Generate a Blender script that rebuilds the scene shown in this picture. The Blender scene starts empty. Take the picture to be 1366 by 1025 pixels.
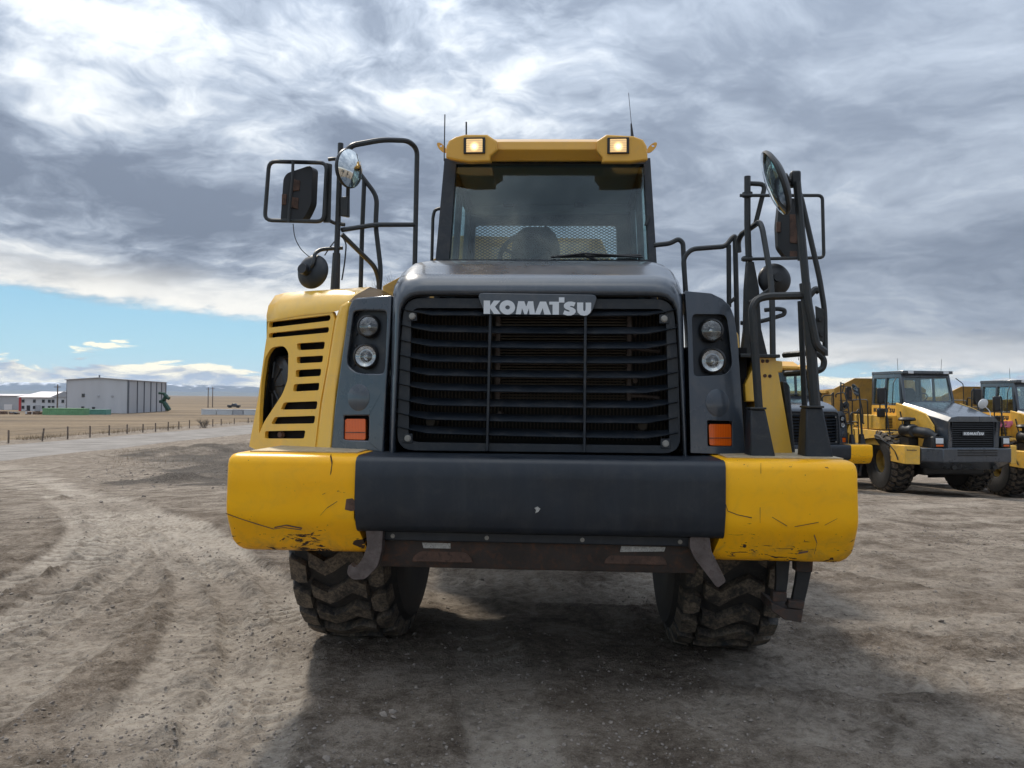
import bpy, bmesh, math, random
import numpy as np
from mathutils import Vector, Matrix, Quaternion
from mathutils.geometry import tessellate_polygon

rad = math.radians
random.seed(7)
SC = bpy.context.scene
COL = SC.collection

# ------------------------------------------------------------------ camera
CAM_H, PITCH, ROLL, FPX = 1.69, rad(1.03), rad(0.45), 1026.0
cam_data = bpy.data.cameras.new("camera")
cam = bpy.data.objects.new("camera", cam_data)
COL.objects.link(cam)
cam_data.sensor_width = 36.0
cam_data.lens = FPX / 1366.0 * 36.0
cam_data.clip_start, cam_data.clip_end = 0.05, 90000.0
CF = Vector((0, math.cos(PITCH), math.sin(PITCH)))
_u0 = Vector((0, -math.sin(PITCH), math.cos(PITCH)))
CR = Vector((1, 0, 0)) * math.cos(ROLL) + _u0 * math.sin(ROLL)
CU = _u0 * math.cos(ROLL) - Vector((1, 0, 0)) * math.sin(ROLL)
CP = Vector((0, 0, CAM_H))
cam.matrix_world = Matrix(((CR.x, CU.x, -CF.x, CP.x), (CR.y, CU.y, -CF.y, CP.y),
                           (CR.z, CU.z, -CF.z, CP.z), (0, 0, 0, 1)))
SC.camera = cam

# ------------------------------------------------------------------ sun and sky
SUN_EL, SUN_AZ = rad(47), rad(-27)          # behind the truck, a little to the left
TO_SUN = Vector((math.sin(SUN_AZ) * math.cos(SUN_EL), math.cos(SUN_AZ) * math.cos(SUN_EL), math.sin(SUN_EL)))
sl = bpy.data.lights.new("sun", 'SUN')
sl.energy, sl.angle, sl.color = 2.0, rad(4.5), (1.0, 0.91, 0.79)
so = bpy.data.objects.new("sun", sl)
so.rotation_euler = TO_SUN.to_track_quat('Z', 'Y').to_euler()
so.location = (-30, 60, 60)
COL.objects.link(so)

SC.view_settings.view_transform = 'Standard'
SC.view_settings.look = 'None'
SC.view_settings.exposure = 0.68
SC.view_settings.gamma = 1.0
SC.view_settings.use_curve_mapping = False
SC.render.engine = 'CYCLES'
SC.cycles.use_denoising = True
try:
    SC.cycles.denoiser = 'OPENIMAGEDENOISE'
    SC.cycles.denoising_input_passes = 'RGB_ALBEDO_NORMAL'
except Exception:
    pass
SC.cycles.max_bounces = 8
SC.cycles.transparent_max_bounces = 16
SC.cycles.volume_bounces = 1
SC.cycles.sample_clamp_indirect = 6.0


class NT:
    """small helper to write node trees"""
    def __init__(self, tree):
        self.t = tree
        tree.nodes.clear()

    def n(self, kind, **kw):
        nd = self.t.nodes.new(kind)
        for k, v in kw.items():
            setattr(nd, k, v)
        return nd

    def put(self, sock, v):
        if isinstance(v, bpy.types.NodeSocket):
            self.t.links.new(v, sock)
        elif v is not None:
            if sock.type == 'RGBA' and not hasattr(v, '__len__'):
                v = (v, v, v, 1)
            elif sock.type == 'RGBA' and len(v) == 3:
                v = (*v, 1)
            elif sock.type == 'VECTOR' and not hasattr(v, '__len__'):
                v = (v, v, v)
            sock.default_value = v

    def m(self, op, a, b=None, c=None, clamp=False):
        nd = self.n('ShaderNodeMath', operation=op, use_clamp=clamp)
        self.put(nd.inputs[0], a)
        if b is not None: self.put(nd.inputs[1], b)
        if c is not None: self.put(nd.inputs[2], c)
        return nd.outputs[0]

    def vm(self, op, a, b=None):
        nd = self.n('ShaderNodeVectorMath', operation=op)
        self.put(nd.inputs[0], a)
        if b is not None: self.put(nd.inputs[1], b)
        return nd.outputs['Value'] if op in ('DOT_PRODUCT', 'LENGTH') else nd.outputs[0]

    def mix(self, f, a, b, blend='MIX'):
        nd = self.n('ShaderNodeMix', data_type='RGBA', blend_type=blend)
        self.put(nd.inputs[0], f); self.put(nd.inputs[6], a); self.put(nd.inputs[7], b)
        return nd.outputs[2]

    def noise(self, vec, scale, detail=4, rough=0.55, dist=0.0, dims='3D'):
        nd = self.n('ShaderNodeTexNoise', noise_dimensions=dims)
        if vec is not None: self.put(nd.inputs['Vector'], vec)
        nd.inputs['Scale'].default_value = scale
        nd.inputs['Detail'].default_value = detail
        nd.inputs['Roughness'].default_value = rough
        nd.inputs['Distortion'].default_value = dist
        return nd.outputs['Fac']

    def ss(self, v, lo, hi, a=0.0, b=1.0):
        nd = self.n('ShaderNodeMapRange', interpolation_type='SMOOTHSTEP')
        self.put(nd.inputs[0], v); self.put(nd.inputs[1], lo); self.put(nd.inputs[2], hi)
        self.put(nd.inputs[3], a); self.put(nd.inputs[4], b)
        return nd.outputs[0]

    def mapping(self, vec, loc=(0, 0, 0), rot=(0, 0, 0), scale=(1, 1, 1)):
        nd = self.n('ShaderNodeMapping')
        self.put(nd.inputs[0], vec)
        nd.inputs[1].default_value, nd.inputs[2].default_value, nd.inputs[3].default_value = loc, rot, scale
        return nd.outputs[0]

    def comb(self, x, y, z):
        nd = self.n('ShaderNodeCombineXYZ')
        for i, v in enumerate((x, y, z)): self.put(nd.inputs[i], v)
        return nd.outputs[0]

    def ramp(self, f, stops):
        nd = self.n('ShaderNodeValToRGB')
        self.put(nd.inputs[0], f)
        cr = nd.color_ramp
        while len(cr.elements) > 1: cr.elements.remove(cr.elements[0])
        cr.elements[0].position, cr.elements[0].color = stops[0][0], (*stops[0][1], 1)
        for p, c in stops[1:]:
            e = cr.elements.new(p); e.color = (*c, 1)
        return nd.outputs[0]


SKY_OX, SKY_OY, SKY_LIFT = 6.3, 9.3, 1.9


def build_world():
    w = bpy.data.worlds.new("World")
    SC.world = w
    w.use_nodes = True
    T = NT(w.node_tree)
    sky = T.n('ShaderNodeTexSky', sky_type='NISHITA')
    sky.sun_disc = False
    sky.sun_elevation, sky.sun_rotation = SUN_EL, SUN_AZ
    sky.air_density, sky.dust_density, sky.ozone_density = 1.0, 0.6, 1.2
    tc = T.n('ShaderNodeTexCoord').outputs['Generated']
    d = T.vm('NORMALIZE', tc)
    sp = T.n('ShaderNodeSeparateXYZ'); T.put(sp.inputs[0], d)
    dx, dy, dz = sp.outputs
    # cloud deck, projected on a high layer so that it closes up towards the horizon
    h = T.m('MAXIMUM', T.m('ADD', dz, 0.24), 0.06)
    p = T.comb(T.m('DIVIDE', dx, h), T.m('DIVIDE', dy, h), 0.0)
    wx = T.noise(p, 1.3, 4, 0.55)
    wy = T.noise(T.vm('ADD', p, (7.7, 3.1, 0.0)), 1.3, 4, 0.55)
    p2 = T.vm('ADD', p, T.comb(T.m('MULTIPLY', T.m('SUBTRACT', wx, 0.5), 0.5), T.m('MULTIPLY', T.m('SUBTRACT', wy, 0.5), 0.5), 0.0))
    big = T.noise(T.mapping(p2, (SKY_OX, SKY_OY, 0.0), (0, 0, rad(-35)), (0.75, 1.0, 1)), 1.05, 6, 0.50, 0.25)
    mid = T.noise(T.mapping(p2, (4.1, 8.3, 0), (0, 0, rad(-30)), (0.95, 1.15, 1)), 2.9, 8, 0.58, 0.15)
    wisp = T.noise(T.mapping(p2, (2.1, 1.3, 0), (0, 0, rad(-38)), (1.0, 1.2, 1)), 8.5, 8, 0.62, 0.15)
    sd = T.vm('DOT_PRODUCT', d, tuple(TO_SUN))
    near_sun = T.ss(sd, 0.60, 1.0)
    right = T.ss(dx, -0.12, 0.40)
    cA = T.m('SUBTRACT', 1.0, T.m('MULTIPLY', right, 0.60))
    sh = T.m('MULTIPLY', T.m('SUBTRACT', big, 0.5), T.m('MULTIPLY', cA, 2.1))
    sh = T.m('ADD', sh, T.m('MULTIPLY', T.m('SUBTRACT', mid, 0.5), T.m('MULTIPLY', cA, 2.1)))
    sh = T.m('ADD', sh, T.m('MULTIPLY', T.m('SUBTRACT', wisp, 0.5), T.m('MULTIPLY', cA, 0.95)))
    sh = T.m('ADD', sh, T.m('ADD', 0.315, T.m('ADD', T.m('MULTIPLY', near_sun, 0.05), T.m('MULTIPLY', right, -0.04))))
    deck = T.ramp(sh, [(0.0, (0.120, 0.145, 0.190)), (0.20, (0.160, 0.190, 0.240)), (0.42, (0.258, 0.295, 0.352)),
                       (0.62, (0.405, 0.435, 0.470)), (0.82, (0.545, 0.56, 0.565)), (1.05, (0.62, 0.62, 0.61))])
    # an overcast sky brightens steadily from the horizon to overhead
    lift = T.m('ADD', 0.70, T.m('MULTIPLY', T.m('MAXIMUM', dz, 0.0), SKY_LIFT))
    deck = T.mix(1.0, deck, T.comb(lift, lift, lift), 'MULTIPLY')
    # ragged lower edge of the deck
    edge_n = T.noise(T.comb(T.m('MULTIPLY', dx, 7.0), T.m('MULTIPLY', dy, 7.0), T.m('MULTIPLY', dz, 22.0)), 1.1, 8, 0.62)
    el_edge = T.m('SUBTRACT', 0.071, T.m('MULTIPLY', dx, 0.085))
    e = T.m('SUBTRACT', T.m('ADD', dz, T.m('MULTIPLY', T.m('SUBTRACT', edge_n, 0.5), 0.060)), el_edge)
    deck_mask = T.ss(e, -0.004, 0.010)
    fringe = T.m('MULTIPLY', T.ss(e, -0.004, 0.010), T.ss(e, 0.055, 0.012))
    deck = T.mix(T.m('MULTIPLY', fringe, T.ss(edge_n, 0.35, 0.65, 0.45, 0.95)), deck, (0.66, 0.645, 0.60))
    # clear strip
    blue = T.mix(1.0, sky.outputs[0], (0.030, 0.041, 0.044), 'MULTIPLY')
    blue = T.mix(0.72, blue, T.ramp(dz, [(0.0, (0.42, 0.55, 0.62)), (0.05, (0.30, 0.49, 0.60)), (0.14, (0.20, 0.40, 0.56)), (0.4, (0.12, 0.27, 0.48))]))
    # small cumulus low over the horizon
    az = T.m('ARCTAN2', dx, dy)
    cv = T.comb(T.m('MULTIPLY', az, 9.0), T.m('MULTIPLY', dz, 40.0), 3.0)
    cn = T.noise(cv, 1.25, 8, 0.62, 0.4)
    cmask = T.m('MULTIPLY', T.ss(T.m('ADD', cn, T.ss(dz, 0.050, 0.014, -0.14, 0.20)), 0.50, 0.57), T.ss(dz, 0.085, 0.06))
    cn2 = T.noise(T.vm('ADD', cv, (0.0, 0.45, 0.0)), 1.25, 6, 0.6, 0.4)
    ccol = T.ramp(T.m('ADD', 0.5, T.m('MULTIPLY', T.m('SUBTRACT', cn, cn2), 2.2)),
                  [(0.30, (0.27, 0.31, 0.37)), (0.50, (0.52, 0.50, 0.44)), (0.72, (0.82, 0.75, 0.56))])
    low = T.mix(T.m('MULTIPLY', cmask, 0.95), blue, ccol)
    col = T.mix(deck_mask, low, deck)
    col = T.mix(1.0, col, (10.0, 10.0, 10.0), 'MULTIPLY')
    # under the horizon: dull ground bounce
    col = T.mix(T.ss(dz, -0.002, -0.03), col, (1.6, 1.5, 1.35))
    bg = T.n('ShaderNodeBackground')
    T.put(bg.inputs[0], col)
    bg.inputs[1].default_value = 0.1
    out = T.n('ShaderNodeOutputWorld')
    T.t.links.new(bg.outputs[0], out.inputs[0])
    w.cycles.sampling_method = 'MANUAL'
    w.cycles.sample_map_resolution = 1024


build_world()

# ------------------------------------------------------------------ materials
MATS = {}


def pbsdf(T, **kw):
    b = T.n('ShaderNodeBsdfPrincipled')
    for k, v in kw.items():
        T.put(b.inputs[k.replace('_', ' ')], v)
    o = T.n('ShaderNodeOutputMaterial')
    T.t.links.new(b.outputs[0], o.inputs[0])
    return b


def new_mat(name):
    m = bpy.data.materials.new(name)
    m.use_nodes = True
    MATS[name] = m
    return m, NT(m.node_tree)


def bump(T, b, height, strength, dist=0.01):
    bn = T.n('ShaderNodeBump')
    T.put(bn.inputs['Height'], height)
    bn.inputs['Strength'].default_value = strength
    bn.inputs['Distance'].default_value = dist
    T.t.links.new(bn.outputs[0], b.inputs['Normal'])


def plain(name, col, rough=0.5, metal=0.0, coat=0.0, var=0.15, scale=6.0, bump_s=0.0, bump_scale=40.0, dirt=None, dirt_amt=0.0, dust=0.0):
    m, T = new_mat(name)
    tc = T.n('ShaderNodeTexCoord').outputs['Object']
    n1 = T.noise(tc, scale, 5, 0.6)
    c = T.mix(T.ss(n1, 0.25, 0.75), tuple(x * (1 - var) for x in col), tuple(min(1, x * (1 + var)) for x in col))
    r = T.ss(n1, 0.2, 0.8, max(0.02, rough - 0.08), min(1, rough + 0.08))
    if dirt:
        n2 = T.noise(tc, scale * 2.3, 8, 0.7, 0.6)
        f = T.m('MULTIPLY', T.ss(n2, 0.45, 0.72), dirt_amt)
        c = T.mix(f, c, dirt)
        r = T.m('ADD', r, T.m('MULTIPLY', f, 0.35))
    if dust:
        st = T.noise(T.mapping(tc, (0, 0, 0), (0, 0, 0), (14, 14, 1.6)), 1.0, 6, 0.7)
        sc_ = T.noise(T.mapping(tc, (5, 2, 1), (0, rad(9), 0), (3, 3, 160)), 1.0, 3, 0.5)
        f2 = T.m('MULTIPLY', T.m('ADD', T.ss(st, 0.42, 0.80), T.m('MULTIPLY', T.ss(sc_, 0.66, 0.74), 0.5)), dust)
        c = T.mix(f2, c, (0.30, 0.275, 0.24))
        r = T.m('ADD', r, T.m('MULTIPLY', f2, 0.5))
    b = pbsdf(T, Base_Color=c, Roughness=r, Metallic=metal, Coat_Weight=coat, Coat_Roughness=0.12)
    if bump_s:
        bump(T, b, T.noise(tc, bump_scale, 4, 0.6), bump_s)
    return m


def make_materials():
    DUST = (0.30, 0.26, 0.21)
    plain('yellow', (0.86, 0.50, 0.055), 0.32, 0, 0.5, 0.05, 3.0, 0.03, 30, DUST, 0.10, dust=0.16)
    plain('yellow_roof', (0.74, 0.39, 0.045), 0.4, 0, 0.3, 0.05, 3.0, 0.03, 30, DUST, 0.12)
    plain('yellow_old', (0.80, 0.47, 0.07), 0.5, 0, 0.1, 0.10, 4.0, 0.03, 30, DUST, 0.35)
    plain('tan_body', (0.56, 0.33, 0.08), 0.7, 0, 0, 0.20, 2.0, 0.1, 20, (0.22, 0.16, 0.10), 0.6)
    plain('charcoal', (0.036, 0.048, 0.065), 0.30, 0, 0.8, 0.08, 3.0, 0.0, 25, DUST, 0.08, dust=0.06)
    plain('charcoal_matte', (0.011, 0.016, 0.023), 0.5, 0, 0.0, 0.12, 5.0, 0.05, 60, DUST, 0.08)
    plain('bumper_black', (0.008, 0.013, 0.021), 0.45, 0, 0.0, 0.15, 3.0, 0.05, 5, DUST, 0.04, dust=0.035)
    plain('black', (0.012, 0.013, 0.015), 0.45, 0, 0, 0.2, 8.0)
    plain('rail', (0.018, 0.022, 0.024), 0.45, 0, 0.0, 0.2, 14.0, 0.05, 70, (0.12, 0.07, 0.04), 0.18)
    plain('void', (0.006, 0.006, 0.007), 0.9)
    plain('rust_brown', (0.10, 0.055, 0.038), 0.75, 0, 0, 0.35, 14.0, 0.2, 60, (0.035, 0.03, 0.028), 0.7)
    plain('apron', (0.040, 0.031, 0.027), 0.75, 0.0, 0, 0.25, 9.0, 0.12, 50, (0.14, 0.065, 0.038), 0.6)
    plain('hook_steel', (0.12, 0.098, 0.092), 0.55, 0.4, 0, 0.25, 18.0, 0.12, 60, (0.08, 0.05, 0.04), 0.6)
    plain('steel', (0.38, 0.36, 0.33), 0.42, 0.8, 0, 0.2, 20.0)
    plain('bolt', (0.30, 0.285, 0.26), 0.5, 0.5, 0, 0.2, 30.0)
    plain('chrome', (0.42, 0.43, 0.44), 0.16, 1.0, 0, 0.05, 5.0)
    plain('mirror', (0.80, 0.83, 0.82), 0.015, 1.0, 0, 0.01, 5.0)
    plain('white_letter', (0.66, 0.69, 0.72), 0.4, 0, 0, 0.04, 30.0)
    plain('sticker', (0.42, 0.41, 0.38), 0.6, 0, 0, 0.2, 60.0, 0, 0, (0.10, 0.075, 0.06), 0.9)
    plain('dark_letter', (0.03, 0.03, 0.032), 0.5)
    plain('seat', (0.020, 0.022, 0.025), 0.85, 0, 0, 0.2, 12.0, 0.1, 80)
    plain('cab_trim', (0.105, 0.130, 0.150), 0.8, 0, 0, 0.1, 6.0)
    plain('radiator_fin', (0.060, 0.048, 0.036), 0.6, 0.3, 0, 0.3, 12.0)
    plain('radiator_dark', (0.012, 0.012, 0.012), 0.7, 0.2, 0, 0.3, 12.0)
    plain('rim_yellow', (0.50, 0.33, 0.06), 0.6, 0, 0, 0.2, 8.0, 0.05, 40, DUST, 0.6)
    plain('wood', (0.16, 0.125, 0.10), 0.85, 0, 0, 0.3, 3.0)
    plain('twig', (0.10, 0.085, 0.075), 0.85, 0, 0, 0.3, 1.0)
    plain('shell_white', (0.62, 0.62, 0.64), 0.55, 0, 0, 0.03, 0.1)
    plain('shell_grey', (0.40, 0.40, 0.42), 0.6, 0, 0, 0.05, 0.2)
    plain('roof_pale', (0.70, 0.66, 0.66), 0.35, 0.1, 0, 0.04, 0.2)
    plain('seam', (0.12, 0.125, 0.14), 0.6)
    plain('red_trim', (0.50, 0.05, 0.05), 0.5)
    plain('green_box', (0.16, 0.34, 0.17), 0.6, 0, 0, 0.15, 0.6)
    plain('teal_box', (0.12, 0.28, 0.23), 0.6, 0, 0, 0.15, 0.6)
    plain('green_dark', (0.012, 0.055, 0.035), 0.45)
    plain('pane_dark', (0.03, 0.035, 0.045), 0.12)
    plain('rusty_iron', (0.16, 0.10, 0.07), 0.8, 0, 0, 0.4, 0.8)
    plain('scuff', (0.085, 0.045, 0.03), 0.75, 0, 0, 0.4, 60)
    plain('tread_plate', (0.45, 0.37, 0.24), 0.55, 0.2, 0, 0.2, 20, 0.4, 90, DUST, 0.5)
    plain('rag_pink', (0.75, 0.22, 0.33), 0.8)

    # scuffed yellow of the bumper ends: chips and scrapes crowd together low on the roll of the bumper
    m, T = new_mat('yellow_scuffed')
    tc = T.n('ShaderNodeTexCoord').outputs['Object']
    s = T.n('ShaderNodeSeparateXYZ'); T.put(s.inputs[0], tc)
    lowband = T.ss(s.outputs[2], 1.02, 0.85)
    n1 = T.noise(T.mapping(tc, (0, 0, 0), (0, rad(38), 0), (7, 4, 34)), 1.0, 5, 0.6, 1.2)
    n2 = T.noise(T.mapping(tc, (3, 1, 2), (0, rad(-50), 0), (9, 5, 30)), 1.0, 5, 0.6, 1.0)
    clus = T.ss(T.noise(tc, 5.0, 3, 0.5), 0.42, 0.62)
    thr = T.m('SUBTRACT', 0.715, T.m('MULTIPLY', lowband, T.m('ADD', 0.11, T.m('MULTIPLY', clus, 0.11))))
    scr = T.m('MAXIMUM', T.ss(T.m('SUBTRACT', n1, thr), 0.0, 0.02), T.ss(T.m('SUBTRACT', n2, thr), 0.0, 0.02))
    grime = T.m('MULTIPLY', T.ss(T.noise(tc, 8.0, 8, 0.72, 0.8), 0.42, 0.75), T.m('ADD', 0.16, T.m('MULTIPLY', lowband, 0.55)))
    base = T.mix(T.ss(T.noise(tc, 2.2, 4), 0.3, 0.7), (0.95, 0.445, 0.006), (0.96, 0.485, 0.010))
    c = T.mix(grime, base, (0.34, 0.21, 0.06))
    chip = T.m('MULTIPLY', T.ss(T.noise(tc, 42.0, 3, 0.6), 0.685, 0.71), T.ss(T.noise(tc, 4.0, 3, 0.5), 0.45, 0.62))
    scr = T.m('MAXIMUM', scr, chip)
    c = T.mix(scr, c, (0.055, 0.035, 0.025))
    b = pbsdf(T, Base_Color=c, Roughness=T.m('ADD', 0.33, T.m('MULTIPLY', T.m('MAXIMUM', scr, grime), 0.4)), Coat_Weight=0.0, Coat_Roughness=0.15)
    b.inputs['Specular IOR Level'].default_value = 0.25
    bump(T, b, T.m('SUBTRACT', T.noise(tc, 7.0, 3), T.m('MULTIPLY', scr, 0.4)), 0.10, 0.01)

    # rubber with dried mud
    m, T = new_mat('rubber')
    tc = T.n('ShaderNodeTexCoord').outputs['Object']
    n = T.noise(tc, 9.0, 8, 0.68, 0.4)
    f = T.noise(tc, 55.0, 5, 0.7)
    att = T.n('ShaderNodeAttribute', attribute_name='mud').outputs['Fac']
    k = T.m('MULTIPLY', T.ss(T.m('ADD', n, T.m('MULTIPLY', f, 0.3)), 0.48, 0.80), T.m('ADD', 0.04, T.m('MULTIPLY', att, 0.90)))
    c = T.mix(k, (0.014, 0.015, 0.017), T.mix(T.ss(f, 0.3, 0.7), (0.095, 0.075, 0.055), (0.215, 0.172, 0.128)))
    b = pbsdf(T, Base_Color=c, Roughness=T.m('ADD', 0.62, T.m('MULTIPLY', k, 0.3)))
    bump(T, b, T.m('ADD', T.m('MULTIPLY', n, 1.0), T.m('MULTIPLY', f, 0.4)), 0.3, 0.008)

    # window glass: clear, slightly green, with a real reflection
    for nm, tint, refl in (('glass', (0.86, 0.92, 0.92), 0.6), ('glass_side', (0.80, 0.92, 0.90), 0.35)):
        m, T = new_mat(nm)
        tr = T.n('ShaderNodeBsdfTransparent'); T.put(tr.inputs[0], tint)
        gl = T.n('ShaderNodeBsdfGlossy'); gl.inputs['Roughness'].default_value = 0.02
        T.put(gl.inputs[0], (0.9, 0.95, 0.95))
        fr = T.n('ShaderNodeFresnel'); fr.inputs[0].default_value = 1.5
        mx = T.n('ShaderNodeMixShader')
        T.put(mx.inputs[0], T.m('ADD', T.m('MULTIPLY', fr.outputs[0], refl), 0.02, clamp=True))
        T.t.links.new(tr.outputs[0], mx.inputs[1]); T.t.links.new(gl.outputs[0], mx.inputs[2])
        o = T.n('ShaderNodeOutputMaterial'); T.t.links.new(mx.outputs[0], o.inputs[0])

    # moulded lenses
    m, T = new_mat('orange_lens')
    tc = T.n('ShaderNodeTexCoord').outputs['Object']
    w = T.n('ShaderNodeTexWave'); T.put(w.inputs[0], tc); w.inputs['Scale'].default_value = 30; w.bands_direction = 'X'
    b = pbsdf(T, Base_Color=T.mix(w.outputs['Fac'], (0.60, 0.085, 0.004), (0.74, 0.13, 0.008)), Roughness=0.2, Coat_Weight=0.2)
    m, T = new_mat('lamp_glass')
    tr = T.n('ShaderNodeBsdfTransparent'); T.put(tr.inputs[0], (0.93, 0.95, 0.95))
    gl = T.n('ShaderNodeBsdfGlossy'); gl.inputs['Roughness'].default_value = 0.05
    mx = T.n('ShaderNodeMixShader'); mx.inputs[0].default_value = 0.13
    T.t.links.new(tr.outputs[0], mx.inputs[1]); T.t.links.new(gl.outputs[0], mx.inputs[2])
    o = T.n('ShaderNodeOutputMaterial'); T.t.links.new(mx.outputs[0], o.inputs[0])

    # lit work lamp behind a ribbed lens
    m, T = new_mat('lit_lamp')
    tc = T.n('ShaderNodeTexCoord').outputs['Object']
    w = T.n('ShaderNodeTexWave'); T.put(w.inputs[0], tc); w.inputs['Scale'].default_value = 18; w.bands_direction = 'Z'
    dist = T.vm('LENGTH', T.vm('MULTIPLY', T.vm('SUBTRACT', tc, (0.0, 0.0, -0.008)), (1.0, 0.0, 1.0)))
    hot = T.ss(dist, 0.045, 0.0)
    em = T.m('ADD', T.m('ADD', 0.20, T.m('MULTIPLY', w.outputs['Fac'], 0.25)), T.m('MULTIPLY', hot, 1.3))
    b = pbsdf(T, Base_Color=(0.70, 0.55, 0.34), Roughness=0.25)
    T.put(b.inputs['Emission Color'], T.mix(hot, (1.0, 0.60, 0.20), (1.0, 0.80, 0.42)))
    T.put(b.inputs['Emission Strength'], em)

    # corrugated/ribbed metal for containers and sheds far away
    for nm, c1 in (('ribbed_white', (0.56, 0.56, 0.59)), ('ribbed_grey', (0.44, 0.45, 0.48)), ('ribbed_pale', (0.60, 0.62, 0.64))):
        m, T = new_mat(nm)
        tc = T.n('ShaderNodeTexCoord').outputs['Object']
        w = T.n('ShaderNodeTexWave'); T.put(w.inputs[0], T.mapping(tc, (0, 0, 0), (0, 0, rad(45)), (1, 1, 0.0))); w.inputs['Scale'].default_value = 1.2
        n = T.noise(T.mapping(tc, (0, 0, 0), (0, 0, 0), (0.2, 0.2, 0.05)), 1.5, 4)
        c = T.mix(T.ss(n, 0.3, 0.7), c1, tuple(x * 0.9 for x in c1))
        c = T.mix(T.m('MULTIPLY', T.ss(w.outputs['Fac'], 0.5, 1.0), 0.12), c, tuple(x * 0.5 for x in c1))
        pbsdf(T, Base_Color=c, Roughness=0.55)


make_materials()


def M(n):
    return MATS[n]


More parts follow.
